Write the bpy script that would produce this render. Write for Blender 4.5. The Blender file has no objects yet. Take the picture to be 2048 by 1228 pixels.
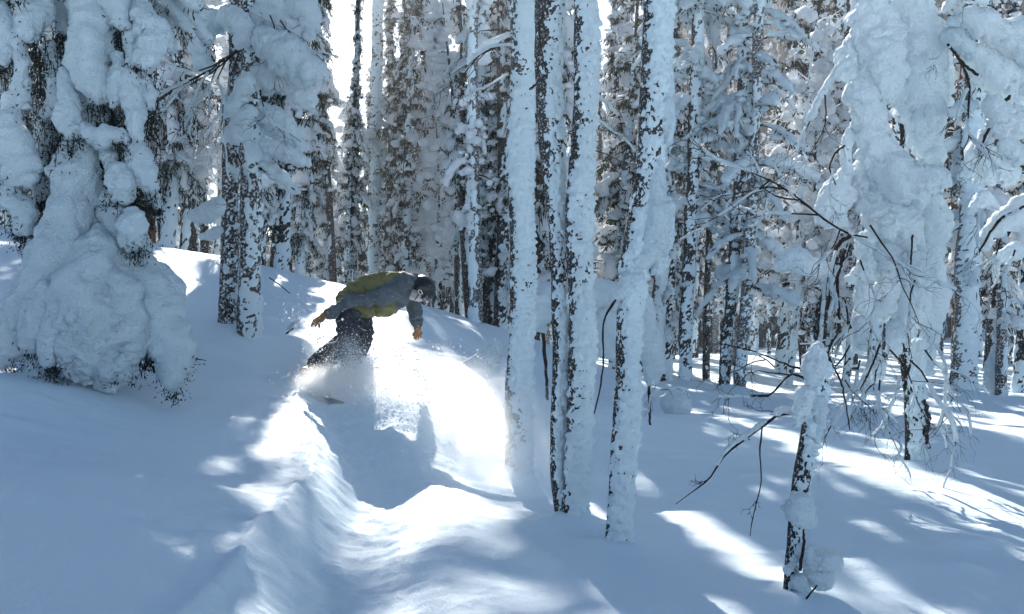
import bpy, bmesh, math, random
import numpy as np
from mathutils import Vector, Matrix

R = math.radians
sc = bpy.context.scene
COL = sc.collection
# ------------------------------------------------------------------ camera, sky, sun, exposure
CAMZ = 1.6
HAZE = 0.0009
FPX = 35.0 / 36.0 * 2048
cam_d = bpy.data.cameras.new('camera')
cam = bpy.data.objects.new('camera', cam_d); COL.objects.link(cam)
cam_d.lens = 35; cam_d.sensor_width = 36
cam_d.clip_start = 0.05; cam_d.clip_end = 3000
cam.location = (0, 0, CAMZ); cam.rotation_euler = (R(90), 0, 0)
sc.camera = cam

SUN_AZ = R(8.5)          # left of the camera's axis
SUN_EL = R(30.0)
world = bpy.data.worlds.new('World'); sc.world = world; world.use_nodes = True
wn = world.node_tree.nodes; wl = world.node_tree.links
bg = wn['Background']
sky = wn.new('ShaderNodeTexSky'); sky.sky_type = 'NISHITA'; sky.sun_disc = False
sky.sun_elevation = SUN_EL
sky.sun_rotation = -SUN_AZ      # 0 = +Y, positive turns to +X
sky.air_density = 1.0; sky.dust_density = 0.3; sky.ozone_density = 2.6
wl.new(sky.outputs['Color'], bg.inputs['Color'])
bg.inputs['Strength'].default_value = 0.056
sun_d = bpy.data.lights.new('sun', 'SUN'); sun_d.energy = 4.7; sun_d.angle = R(0.55); sun_d.color = (1.0, 0.95, 0.89)
sun = bpy.data.objects.new('sun', sun_d); COL.objects.link(sun)
SUN_DIR = Vector((-math.sin(SUN_AZ) * math.cos(SUN_EL), math.cos(SUN_AZ) * math.cos(SUN_EL), math.sin(SUN_EL)))
sun.rotation_euler = SUN_DIR.to_track_quat('Z', 'Y').to_euler()
sc.view_settings.view_transform = 'Standard'
sc.view_settings.look = 'None'
sc.view_settings.exposure = 1.22
sc.view_settings.gamma = 1.0
sc.view_settings.use_curve_mapping = False
cy = sc.cycles
cy.use_denoising = True
cy.max_bounces = 9; cy.diffuse_bounces = 5; cy.glossy_bounces = 2; cy.transmission_bounces = 3
cy.volume_bounces = 7; cy.transparent_max_bounces = 6
cy.sample_clamp_indirect = 6.0
cy.use_adaptive_sampling = True; cy.adaptive_threshold = 0.02

# ------------------------------------------------------------------ numeric helpers
def at(px, py, d):
    return np.array([(px - 1024) * d / FPX, d, CAMZ + (614 - py) * d / FPX])

def _hash(ix, iy, iz, seed):
    n = (ix * 374761393 + iy * 668265263 + iz * 2147483647 + seed * 974634777) & 0xFFFFFFFF
    n = ((n ^ (n >> 13)) * 1274126177) & 0xFFFFFFFF
    n = (n ^ (n >> 16)) & 0xFFFF
    return n.astype(np.float64) / 32767.5 - 1.0

def vnoise(p, seed=0):
    p = np.asarray(p, dtype=np.float64)
    i = np.floor(p).astype(np.int64); f = p - i
    u = f * f * f * (f * (f * 6 - 15) + 10)
    r = 0
    for dx in (0, 1):
        wx = u[:, 0] if dx else 1 - u[:, 0]
        for dy in (0, 1):
            wy = u[:, 1] if dy else 1 - u[:, 1]
            for dz in (0, 1):
                wz = u[:, 2] if dz else 1 - u[:, 2]
                r = r + wx * wy * wz * _hash(i[:, 0] + dx, i[:, 1] + dy, i[:, 2] + dz, seed)
    return r

def fbm(p, octv=3, seed=0):
    a, s, r = 1.0, 1.0, 0
    for k in range(octv):
        r = r + a * vnoise(p * s + 17.3 * k, seed + k)
        a *= 0.5; s *= 2.03
    return r

def sstep(a, b, x):
    t = np.clip((x - a) / (b - a), 0, 1)
    return t * t * (3 - 2 * t)

class MB:
    """collects vertices and faces of one mesh"""
    def __init__(self):
        self.v = []; self.l = []; self.c = []; self.m = []; self.n = 0
    def add(self, V, F, mat=0):
        V = np.asarray(V, dtype=np.float64); F = np.asarray(F, dtype=np.int64)
        if len(F) == 0: return
        self.v.append(V); self.l.append((F + self.n).ravel())
        self.c.append(np.full(len(F), F.shape[1])); self.m.append(np.full(len(F), mat))
        self.n += len(V)
    def mesh(self, name, off=(0, 0, 0), smooth=True):
        V = np.concatenate(self.v) - np.asarray(off, dtype=np.float64)
        L = np.concatenate(self.l); C = np.concatenate(self.c); M = np.concatenate(self.m)
        me = bpy.data.meshes.new(name)
        me.vertices.add(len(V)); me.vertices.foreach_set('co', V.astype(np.float32).ravel())
        me.loops.add(len(L)); me.loops.foreach_set('vertex_index', L.astype(np.int32))
        me.polygons.add(len(C))
        st = np.concatenate([[0], np.cumsum(C)[:-1]])
        me.polygons.foreach_set('loop_start', st.astype(np.int32))
        me.polygons.foreach_set('material_index', M.astype(np.int32))
        me.polygons.foreach_set('use_smooth', np.full(len(C), smooth))
        me.update(calc_edges=True); me.validate()
        return me

def resample(pts, n):
    """smooth curve through control points (Catmull-Rom), n samples; columns beyond 3 are carried along"""
    P = np.asarray(pts, dtype=np.float64)
    if len(P) == 2:
        t = np.linspace(0, 1, n)[:, None]
        return P[0] * (1 - t) + P[1] * t
    Q = np.vstack([2 * P[0] - P[1], P, 2 * P[-1] - P[-2]])
    seg = len(P) - 1
    t = np.linspace(0, seg - 1e-9, n); k = t.astype(int); f = (t - k)[:, None]
    a, b, c, d = Q[k], Q[k + 1], Q[k + 2], Q[k + 3]
    return 0.5 * ((2 * b) + (c - a) * f + (2 * a - 5 * b + 4 * c - d) * f ** 2 + (3 * b - a - 3 * c + d) * f ** 3)

def frames(P):
    T = np.gradient(P, axis=0); T /= np.linalg.norm(T, axis=1)[:, None] + 1e-12
    ref = np.array([0.0, -1.0, 0.0]) if abs(T[0][1]) < 0.9 else np.array([1.0, 0, 0])
    U = []; u = ref - T[0] * ref.dot(T[0]); u /= np.linalg.norm(u)
    for t in T:
        u = u - t * u.dot(t); u = u / (np.linalg.norm(u) + 1e-12); U.append(u)
    U = np.array(U); W = np.cross(T, U)
    return T, U, W

def tube(P, rad, seg=6, rough=0.0, scale=1.0, seed=0, flat=0.0, squash=1.0, closed=True):
    """tapered tube along P; rough = lumpiness relative to the radius, flat = flattened underside"""
    P = np.asarray(P, dtype=np.float64); n = len(P)
    rad = np.broadcast_to(np.asarray(rad, dtype=np.float64), (n,))
    T, U, W = frames(P)
    a = np.linspace(0, 2 * math.pi, seg, endpoint=False)
    D = U[:, None, :] * np.cos(a)[None, :, None] + W[:, None, :] * np.sin(a)[None, :, None]
    off = D * rad[:, None, None]
    if flat:
        z = off[:, :, 2]; off[:, :, 2] = np.where(z < 0, z * (1 - flat), z)
    V = (P[:, None, :] + off).reshape(-1, 3)
    if rough:
        nz = fbm(V * scale + seed * 3.7, 2, seed)
        V = V + (D * (rad[:, None] * rough * nz.reshape(n, seg))[:, :, None]).reshape(-1, 3)
    k = np.arange(n - 1)[:, None] * seg; j = np.arange(seg)[None, :]; j2 = (j + 1) % seg
    F = np.stack([k + j, k + j2, k + seg + j2, k + seg + j], -1).reshape(-1, 4)
    return V, F

def add_tube(mb, P, rad, seg=6, mat=0, **kw):
    V, F = tube(P, rad, seg, **kw)
    mb.add(V, F, mat)
    n = len(P); rad = np.broadcast_to(rad, (n,))
    for end, base in ((0, 0), (n - 1, (n - 1) * seg)):
        if rad[end] > 1e-4:
            ring = V[base:base + seg]
            c = ring.mean(0)
            idx = np.arange(seg); nx = (idx + 1) % seg
            f = np.stack([np.full(seg, seg), idx, nx], -1) if end else np.stack([np.full(seg, seg), nx, idx], -1)
            mb.add(np.vstack([ring, c]), f, mat)

def snow_tube(mb, pts, seg=14, n=None, rough=0.32, scale=None, seed=0, mat=0, flat=0.0, dens=0.35):
    """pts: rows x,y,z,r; a round-ended lump of snow swept along them"""
    P = np.asarray(pts, dtype=np.float64)
    L = np.linalg.norm(np.diff(P[:, :3], axis=0), axis=1).sum(); rm = P[:, 3].max()
    if n is None: n = int(max(8, min(60, (L + 2 * rm) / (rm * dens))))
    S = resample(P, n)
    C, r = S[:, :3], np.maximum(S[:, 3], 0.005)
    # rounded ends
    t0 = C[0] - C[1]; t0 /= np.linalg.norm(t0) + 1e-9; t1 = C[-1] - C[-2]; t1 /= np.linalg.norm(t1) + 1e-9
    ang = np.linspace(0.08, 1.0, 5) * math.pi / 2
    c0 = C[0] + t0 * (r[0] * np.cos(ang))[:, None] * 0.8; r0 = r[0] * np.sin(ang)
    c1 = C[-1] + t1 * (r[-1] * np.cos(ang[::-1]))[:, None] * 0.8; r1 = r[-1] * np.sin(ang[::-1])
    C = np.vstack([c0[:-1], C, c1[1:]]); r = np.concatenate([r0[:-1], r, r1[1:]])
    add_tube(mb, C, r, seg, mat, rough=rough, scale=scale or 0.9 / rm, seed=seed, flat=flat)

_ico = {}
def ico(sub):
    if sub not in _ico:
        bm = bmesh.new(); bmesh.ops.create_icosphere(bm, subdivisions=sub, radius=1)
        bm.verts.ensure_lookup_table()
        _ico[sub] = (np.array([v.co[:] for v in bm.verts]), np.array([[v.index for v in f.verts] for f in bm.faces])); bm.free()
    return _ico[sub]

def lump(mb, c, r, sub=2, rough=0.25, seed=0, mat=0, flat=0.35, fr=1.3):
    V, F = ico(sub); r = np.broadcast_to(np.asarray(r, dtype=np.float64), (3,))
    N = V * (1 + rough * fbm(V * fr + seed * 5.1, 2, seed)[:, None])
    N = N * r
    N[:, 2] = np.where(N[:, 2] < 0, N[:, 2] * (1 - flat), N[:, 2])
    mb.add(N + np.asarray(c), F, mat)

# ------------------------------------------------------------------ materials
def new_mat(name):
    m = bpy.data.materials.new(name); m.use_nodes = True
    nt = m.node_tree; return m, nt, nt.nodes, nt.links, nt.nodes['Principled BSDF'], nt.nodes['Material Output']

def noise_node(nt, scale, detail=4, rough=0.6, vec=None):
    t = nt.nodes.new('ShaderNodeTexNoise'); t.inputs['Scale'].default_value = scale
    t.inputs['Detail'].default_value = detail; t.inputs['Roughness'].default_value = rough
    if vec is not None: nt.links.new(vec, t.inputs['Vector'])
    return t

def bump_chain(nt, pairs, vec):
    prev = None
    for scale, dist, stren in pairs:
        t = noise_node(nt, scale, 3, 0.6, vec)
        b = nt.nodes.new('ShaderNodeBump'); b.inputs['Distance'].default_value = dist; b.inputs['Strength'].default_value = stren
        nt.links.new(t.outputs['Fac'], b.inputs['Height'])
        if prev: nt.links.new(prev.outputs['Normal'], b.inputs['Normal'])
        prev = b
    return prev

def snow_material(name, col, trans, bumps, sparkle=0.0, tcol=None):
    m, nt, N, L, p, out = new_mat(name)
    tc = N.new('ShaderNodeTexCoord'); vec = tc.outputs['Object']
    geo = N.new('ShaderNodeNewGeometry')
    b = bump_chain(nt, bumps, geo.outputs['Position'])
    p.inputs['Base Color'].default_value = (*col, 1); p.inputs['Roughness'].default_value = 0.65
    p.inputs['Specular IOR Level'].default_value = 0.25
    L.new(b.outputs['Normal'], p.inputs['Normal'])
    last = p.outputs['BSDF']
    if trans:
        tr = N.new('ShaderNodeBsdfTranslucent'); tr.inputs['Color'].default_value = (*(tcol or col), 1)
        L.new(b.outputs['Normal'], tr.inputs['Normal'])
        mx = N.new('ShaderNodeMixShader'); mx.inputs['Fac'].default_value = trans
        L.new(last, mx.inputs[1]); L.new(tr.outputs['BSDF'], mx.inputs[2]); last = mx.outputs['Shader']
    if sparkle:
        # ice crystals: tiny facets, each with its own tilt
        vo = N.new('ShaderNodeTexVoronoi'); vo.inputs['Scale'].default_value = 70
        L.new(geo.outputs['Position'], vo.inputs['Vector'])
        wn_ = N.new('ShaderNodeTexWhiteNoise'); L.new(vo.outputs['Position'], wn_.inputs['Vector'])
        sub = N.new('ShaderNodeVectorMath'); sub.operation = 'SUBTRACT'; sub.inputs[1].default_value = (0.5, 0.5, 0.5)
        L.new(wn_.outputs['Color'], sub.inputs[0])
        sca = N.new('ShaderNodeVectorMath'); sca.operation = 'SCALE'; sca.inputs['Scale'].default_value = 2.0
        L.new(sub.outputs[0], sca.inputs[0])
        add = N.new('ShaderNodeVectorMath'); add.operation = 'ADD'
        L.new(sca.outputs[0], add.inputs[0]); L.new(geo.outputs['Normal'], add.inputs[1])
        nrm = N.new('ShaderNodeVectorMath'); nrm.operation = 'NORMALIZE'; L.new(add.outputs[0], nrm.inputs[0])
        gl = N.new('ShaderNodeBsdfGlossy'); gl.inputs['Roughness'].default_value = 0.12; gl.inputs['Color'].default_value = (1, 1, 1, 1)
        L.new(nrm.outputs[0], gl.inputs['Normal'])
        gt = N.new('ShaderNodeMath'); gt.operation = 'GREATER_THAN'; gt.inputs[1].default_value = 0.985
        L.new(wn_.outputs['Value'], gt.inputs[0])
        mu = N.new('ShaderNodeMath'); mu.operation = 'MULTIPLY'; mu.inputs[1].default_value = sparkle
        L.new(gt.outputs[0], mu.inputs[0])
        m2 = N.new('ShaderNodeMixShader'); L.new(mu.outputs[0], m2.inputs['Fac'])
        L.new(last, m2.inputs[1]); L.new(gl.outputs['BSDF'], m2.inputs[2]); last = m2.outputs['Shader']
    L.new(last, out.inputs['Surface'])
    return m

def bark_material(name, c1, c2, frost=0.0, frost_scale=30, stretch=0.25):
    m, nt, N, L, p, out = new_mat(name)
    geo = N.new('ShaderNodeNewGeometry')
    mp = N.new('ShaderNodeMapping'); mp.inputs['Scale'].default_value = (1, 1, stretch)
    L.new(geo.outputs['Position'], mp.inputs['Vector'])
    t = noise_node(nt, 28, 6, 0.7, mp.outputs['Vector'])
    cr = N.new('ShaderNodeValToRGB'); cr.color_ramp.elements[0].position = 0.35; cr.color_ramp.elements[1].position = 0.7
    cr.color_ramp.elements[0].color = (*c1, 1); cr.color_ramp.elements[1].color = (*c2, 1)
    L.new(t.outputs['Fac'], cr.inputs['Fac'])
    colout = cr.outputs['Color']
    if frost:
        t2 = noise_node(nt, frost_scale, 5, 0.7, geo.outputs['Position'])
        r2 = N.new('ShaderNodeValToRGB'); r2.color_ramp.elements[0].position = 0.62 - 0.25 * frost; r2.color_ramp.elements[1].position = 0.70 - 0.2 * frost
        L.new(t2.outputs['Fac'], r2.inputs['Fac'])
        mx = N.new('ShaderNodeMix'); mx.data_type = 'RGBA'; mx.inputs[7].default_value = (0.8, 0.83, 0.87, 1)
        L.new(r2.outputs['Color'], mx.inputs[0]); L.new(colout, mx.inputs[6]); colout = mx.outputs[2]
    L.new(colout, p.inputs['Base Color']); p.inputs['Roughness'].default_value = 0.9
    p.inputs['Specular IOR Level'].default_value = 0.15
    b = N.new('ShaderNodeBump'); b.inputs['Distance'].default_value = 0.02; b.inputs['Strength'].default_value = 0.8
    L.new(t.outputs['Fac'], b.inputs['Height']); L.new(b.outputs['Normal'], p.inputs['Normal'])
    return m

def cloth_material(name, col, var=0.25, scale=9, rough=0.75, bump=0.004, weave=True):
    m, nt, N, L, p, out = new_mat(name)
    tc = N.new('ShaderNodeTexCoord')
    t = noise_node(nt, scale, 4, 0.6, tc.outputs['Object'])
    mr = N.new('ShaderNodeMapRange'); mr.inputs['To Min'].default_value = 1 - var; mr.inputs['To Max'].default_value = 1 + var
    L.new(t.outputs['Fac'], mr.inputs['Value'])
    mu = N.new('ShaderNodeVectorMath'); mu.operation = 'SCALE'; mu.inputs[0].default_value = col
    L.new(mr.outputs['Result'], mu.inputs['Scale']); L.new(mu.outputs[0], p.inputs['Base Color'])
    p.inputs['Roughness'].default_value = rough; p.inputs['Specular IOR Level'].default_value = 0.3
    t3 = noise_node(nt, 40, 3, 0.6, tc.outputs['Object'])
    b = N.new('ShaderNodeBump'); b.inputs['Distance'].default_value = bump; b.inputs['Strength'].default_value = 0.6
    L.new(t3.outputs['Fac'], b.inputs['Height']); L.new(b.outputs['Normal'], p.inputs['Normal'])
    return m

def plain_material(name, col, rough=0.5, spec=0.5, coat=0.0):
    m, nt, N, L, p, out = new_mat(name)
    tc = N.new('ShaderNodeTexCoord'); t = noise_node(nt, 25, 3, 0.6, tc.outputs['Object'])
    mr = N.new('ShaderNodeMapRange'); mr.inputs['To Min'].default_value = rough * 0.8; mr.inputs['To Max'].default_value = min(1, rough * 1.25)
    L.new(t.outputs['Fac'], mr.inputs['Value']); L.new(mr.outputs['Result'], p.inputs['Roughness'])
    p.inputs['Base Color'].default_value = (*col, 1); p.inputs['Specular IOR Level'].default_value = spec
    p.inputs['Coat Weight'].default_value = coat
    return m

def needle_material(name, c1, c2):
    m, nt, N, L, p, out = new_mat(name)
    geo = N.new('ShaderNodeNewGeometry')
    t = noise_node(nt, 6, 3, 0.6, geo.outputs['Position'])
    cr = N.new('ShaderNodeValToRGB'); cr.color_ramp.elements[0].position = 0.3; cr.color_ramp.elements[1].position = 0.75
    cr.color_ramp.elements[0].color = (*c1, 1); cr.color_ramp.elements[1].color = (*c2, 1)
    L.new(t.outputs['Fac'], cr.inputs['Fac']); L.new(cr.outputs['Color'], p.inputs['Base Color'])
    p.inputs['Roughness'].default_value = 0.6; p.inputs['Specular IOR Level'].default_value = 0.3
    tr = N.new('ShaderNodeBsdfTranslucent'); L.new(cr.outputs['Color'], tr.inputs['Color'])
    mx = N.new('ShaderNodeMixShader'); mx.inputs['Fac'].default_value = 0.3
    L.new(p.outputs['BSDF'], mx.inputs[1]); L.new(tr.outputs['BSDF'], mx.inputs[2]); L.new(mx.outputs['Shader'], out.inputs['Surface'])
    return m

SN = (0.735, 0.865, 0.93)
M = dict(
    grain=snow_material('flying_snow', (.93, .95, .97), 0.5, [(9, 0.001, 0.1)], tcol=(.97, .98, .99)),
    ground=snow_material('ground_snow', SN, 0, [(1.6, 0.05, 0.3), (16, 0.015, 0.4), (55, 0.008, 0.6), (140, 0.004, 0.7)]),
    load=snow_material('loaded_snow', SN, 0.3, [(9, 0.06, 0.6), (38, 0.03, 0.9), (130, 0.008, 0.7)], tcol=(.92, .95, .98)),
    farload=snow_material('far_snow', (.86, .91, .95), 0.4, [(7, 0.06, 0.6), (30, 0.03, 0.7)], tcol=(.95, .965, .98)),  # same snow in a whiter colour, standing in for brighter light on the forest
    rime=snow_material('plastered_snow', SN, 0.1, [(25, 0.02, 0.7), (80, 0.012, 0.8)]),
    birch=bark_material('birch_bark', (0.012, 0.012, 0.013), (0.06, 0.058, 0.056), 0.3, 60, 0.6),
    dark=bark_material('dark_bark', (0.012, 0.012, 0.013), (0.05, 0.045, 0.042), 0.2, 30),
    frost=bark_material('frosted_bark', (0.02, 0.02, 0.022), (0.10, 0.095, 0.09), 0.42, 34, 0.5),
    red=bark_material('red_pine_bark', (0.06, 0.022, 0.012), (0.22, 0.09, 0.05), 0.12, 30),
    twig=bark_material('twig_bark', (0.012, 0.010, 0.010), (0.045, 0.032, 0.028), 0),
    farwood=bark_material('far_wood', (0.012, 0.022, 0.020), (0.05, 0.07, 0.06), 0.45, 0.9, 1.0),
    needle=needle_material('needles', (0.004, 0.009, 0.008), (0.020, 0.032, 0.020)),
    needle2=needle_material('pine_needles', (0.007, 0.013, 0.009), (0.045, 0.058, 0.026)),
)

# ------------------------------------------------------------------ object helpers
def thing(name, label, cat, loc, group=None):
    o = bpy.data.objects.new(name, None); COL.objects.link(o); o.location = tuple(loc)
    o.empty_display_size = 0.1
    o['label'] = label; o['category'] = cat
    if group: o['group'] = group
    return o

def part(name, mb, mat, parent, label=None, smooth=True, kind=None):
    loc = np.array(parent.location) if parent is not None and parent.parent is None else np.zeros(3)
    if parent is not None and parent.parent is not None:
        loc = np.array(parent.parent.location) + np.array(parent.location)
    me = mb.mesh(name, loc, smooth) if isinstance(mb, MB) else mb
    for x in (mat if isinstance(mat, (list, tuple)) else [mat]): me.materials.append(x)
    o = bpy.data.objects.new(name, me); COL.objects.link(o); o.parent = parent
    if label: o['label'] = label
    if kind: o['kind'] = kind
    return o

def single(name, mb, mat, label=None, cat=None, group=None, kind=None, origin=(0, 0, 0), smooth=True):
    me = mb.mesh(name, origin, smooth)
    for x in (mat if isinstance(mat, (list, tuple)) else [mat]): me.materials.append(x)
    o = bpy.data.objects.new(name, me); COL.objects.link(o); o.location = tuple(origin)
    if label: o['label'] = label
    if cat: o['category'] = cat
    if group: o['group'] = group
    if kind: o['kind'] = kind
    return o

def copy_tree(root):
    r = root.copy(); COL.objects.link(r)
    for ch in root.children:
        c = ch.copy(); COL.objects.link(c); c.parent = r
    return r

# ------------------------------------------------------------------ terrain
_cp = []
def cp(px, py, d): _cp.append(at(px, py, d))
def cw(x, y, z): _cp.append(np.array([x, y, z], dtype=float))
cp(60, 1228, 3.9); cp(420, 1228, 4.5); cp(250, 950, 6.2); cp(0, 900, 6.6); cp(500, 1000, 6.4)
cp(640, 940, 7.6); cp(600, 860, 8.8); cp(590, 790, 10.4); cp(400, 800, 9.3); cp(190, 752, 9.0); cp(20, 735, 9.0)
cp(480, 680, 11.4); cp(640, 765, 11.0); cp(330, 600, 12.5); cp(60, 560, 13.0)
cp(760, 800, 10.2); cp(900, 800, 10.4); cp(1010, 880, 9.6); cp(1035, 950, 8.9); cp(870, 985, 7.8)
cp(800, 700, 12.4); cp(960, 735, 12.6); cp(700, 650, 13.5)
cp(900, 652, 15.0); cp(670, 592, 15.8); cp(530, 542, 16.4); cp(310, 491, 17.2); cp(0, 452, 18.0); cp(-400, 420, 19)
cp(1130, 1055, 7.2); cp(1240, 1100, 6.6); cp(1000, 1228, 5.1); cp(1300, 1228, 5.1); cp(1700, 1228, 5.2); cp(2040, 1228, 5.3)
cp(1840, 918, 10.4); cp(1590, 1195, 5.45); cp(1370, 778, 19.8); cp(1465, 785, 19.3); cp(1925, 793, 18.0)
cp(1200, 800, 15); cp(1090, 775, 15); cp(1100, 722, 22); cp(1250, 733, 27); cp(1600, 702, 42); cp(2040, 720, 36)
cp(1500, 930, 10); cp(2040, 930, 10.4); cp(1300, 900, 10.5); cp(1650, 850, 13)
cw(0, 1.5, -0.05); cw(-3, 1.0, 0.75); cw(3, 1.5, -0.05); cw(0, -6, -0.2); cw(-8, 4, 2.0); cw(8, 4, -0.2); cw(12, 10, -0.3)
cw(-8, 24, 2.3); cw(-3, 22, 1.6); cw(0.5, 20, 0.95); cw(-12, 33, 0.8); cw(-3, 34, 0.2); cw(-16, 50, -2.5); cw(2, 48, -1.2)
cw(14, 46, -0.4); cw(28, 60, -0.5); cw(0, 80, -3); cw(-30, 80, -5); cw(40, 80, -0.5); cw(-40, 30, 4); cw(40, 20, -0.8)
cw(-60, 140, -5); cw(0, 140, -4); cw(60, 140, 0); cw(-60, 0, 4); cw(60, 0, -1); cw(0, -40, 0)
_C = np.array(_cp); _N = len(_C)
def _phi(a, b):
    d2 = ((a[:, None, :2] - b[None, :, :2]) ** 2).sum(-1)
    return np.where(d2 > 1e-9, 0.5 * d2 * np.log(d2 + 1e-12), 0)
_A = np.zeros((_N + 3, _N + 3)); _A[:_N, :_N] = _phi(_C, _C) + np.eye(_N) * 0.02
_A[:_N, _N] = 1; _A[:_N, _N + 1:] = _C[:, :2]; _A[_N, :_N] = 1; _A[_N + 1:, :_N] = _C[:, :2].T
_W = np.linalg.solve(_A, np.concatenate([_C[:, 2], np.zeros(3)]))

# track of the snowboard: centre line x, y, depth, half width
TR = resample([[*at(560, 1330, 4.0)[:2], .14, .50], [*at(655, 1215, 4.9)[:2], .16, .50], [*at(700, 1110, 6.2)[:2], .18, .46],
               [*at(738, 1030, 7.3)[:2], .19, .42], [*at(735, 955, 8.1)[:2], .15, .40], [*at(700, 880, 9.1)[:2], .11, .36],
               [*at(660, 815, 10.2)[:2], .08, .32], [*at(640, 775, 11.0)[:2], .05, .28]], 700)
WELLS = [(*at(200, 760, 9.0)[:2], 0.75, 0.05), (*at(1130, 1055, 7.25)[:2], .0, .0)]
MOUNDS = [(*at(1150, 1060, 7.15)[:2], .28, .10), (*at(1235, 1100, 6.6)[:2], .24, .05), (*at(870, 975, 7.85)[:2], .34, .0), (*at(40, 760, 8.3)[:2], .7, .10),
          (*at(1700, 1130, 6.1)[:2], .35, .09), (*at(1420, 1010, 7.9)[:2], .5, .06), (*at(1900, 830, 12.6)[:2], .7, .10),
          (*at(1600, 1185, 5.4)[:2], .3, .05), (*at(590, 700, 11.6)[:2], .45, .12),
          (*at(500, 690, 11.35)[:2], .34, .09), (*at(456, 670, 11.65)[:2], .3, .07), (*at(1838, 925, 10.15)[:2], .3, .05), (*at(1368, 778, 19.5)[:2], .4, .12), (*at(1446, 782, 19.2)[:2], .4, .1),
          (*at(1478, 788, 18.9)[:2], .4, .1), (*at(1926, 795, 17.9)[:2], .55, .15), (*at(1035, 955, 8.95)[:2], .26, .06)]

def gh(x, y, detail=True):
    x = np.atleast_1d(np.asarray(x, dtype=float)); y = np.atleast_1d(np.asarray(y, dtype=float))
    z = np.empty(len(x)); P = np.stack([x, y], 1)
    for s in range(0, len(x), 40000):
        q = P[s:s + 40000]
        z[s:s + 40000] = _phi(q, _C) @ _W[:_N] + _W[_N] + q @ _W[_N + 1:]
    p3 = np.stack([x, y, np.zeros_like(x)], 1)
    z = z + 0.05 * fbm(p3 * 0.55, 2, 3) * sstep(2, 8, y)
    near = (y < 14) & (y > 2) & (np.abs(x) < 6)
    if near.any():
        q = P[near]
        d = np.full(len(q), 9e9); ix = np.zeros(len(q), int)
        for s in range(0, len(q), 8000):
            dd = (q[s:s + 8000, None, 0] - TR[None, :, 0]) ** 2 + (q[s:s + 8000, None, 1] - TR[None, :, 1]) ** 2
            ix[s:s + 8000] = dd.argmin(1); d[s:s + 8000] = np.sqrt(dd.min(1))
        tx, ty = np.gradient(TR[:, 0]), np.gradient(TR[:, 1])
        side = tx[ix] * (q[:, 1] - TR[ix, 1]) - ty[ix] * (q[:, 0] - TR[ix, 0])   # >0 on the left
        dep, hw = TR[ix, 2], TR[ix, 3]
        s = d / hw
        wob = 0.07 * vnoise(np.stack([q[:, 0] * 3, q[:, 1] * 3, q[:, 0] * 0], 1), 9)
        s = s * (1 + wob)
        prof = np.where(side > 0, -dep * (1 - sstep(0.15, 1.0, s)), -dep * (1 - sstep(0.1, 1.25, s)))
        lip = np.where(side > 0, 0.045 * np.exp(-((s - 1.06) / 0.09) ** 2), 0.035 * np.exp(-((s - 1.55) / 0.5) ** 2))
        fade = sstep(11.4, 10.0, q[:, 1])
        crumb = np.clip(1.4 - s * 0.55, 0, 1) * fade
        z[near] += (prof + lip * fade * np.minimum(1, dep / 0.2))
        if detail:
            p2 = np.stack([q[:, 0], q[:, 1], np.zeros(len(q))], 1)
            z[near] += crumb * (0.012 * fbm(p2 * 7, 2, 5) + 0.016 * np.abs(fbm(p2 * 11, 3, 8)) + 0.014 * np.abs(vnoise(p2 * 24, 6)) * sstep(-.2, .4, vnoise(p2 * 2.5, 7)))
    for (mx, my, r, a) in MOUNDS:
        z = z + a * np.exp(-((x - mx) ** 2 + (y - my) ** 2) / r ** 2)
    wx, wy, wr, wa = WELLS[0]
    z = z - wa * np.exp(-((x - wx) ** 2 + (y - wy) ** 2) / wr ** 2)
    if detail:
        z = z + 0.012 * fbm(p3 * np.array([1.6, 4.0, 1]), 3, 12)
        # small fallen clumps and dimples on the right
        m = sstep(0.4, 1.2, x)
        z = z + m * 0.016 * np.maximum(0, vnoise(p3 * 3.2, 14) - 0.25) * 4 * sstep(0.1, .6, vnoise(p3 * 0.7, 15))
    return z

def gz(x, y): return float(gh([x], [y], False)[0])

def axis(fine0, fine1, step, lo, hi, grow):
    a = list(np.arange(fine0, fine1 + 1e-9, step))
    s = step
    while a[-1] < hi: s *= grow; a.append(a[-1] + s)
    s = step
    while a[0] > lo: s *= grow; a.insert(0, a[0] - s)
    return np.array(a)
gx = axis(-3.6, 4.2, 0.03, -250, 250, 1.06)
gy = axis(3.6, 13.0, 0.03, -170, 240, 1.06)
GX, GY = np.meshgrid(gx, gy)
GZ = gh(GX.ravel(), GY.ravel())
far = sstep(100, 160, np.hypot(GX.ravel(), GY.ravel()))
GZ = GZ * (1 - far) + far * -4.0
GZ = GZ + 0.20 * np.maximum(0, -GY.ravel() - 7) ** 1.02      # unseen rise behind the camera, added to bounce sunlight onto the trees
mb = MB()
nx, ny = len(gx), len(gy)
k = np.arange(ny - 1)[:, None] * nx + np.arange(nx - 1)[None, :]
mb.add(np.stack([GX.ravel(), GY.ravel(), GZ], 1), np.stack([k, k + 1, k + nx + 1, k + nx], -1).reshape(-1, 4))
single('snow_ground', mb, M['ground'], kind='structure')

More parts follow.
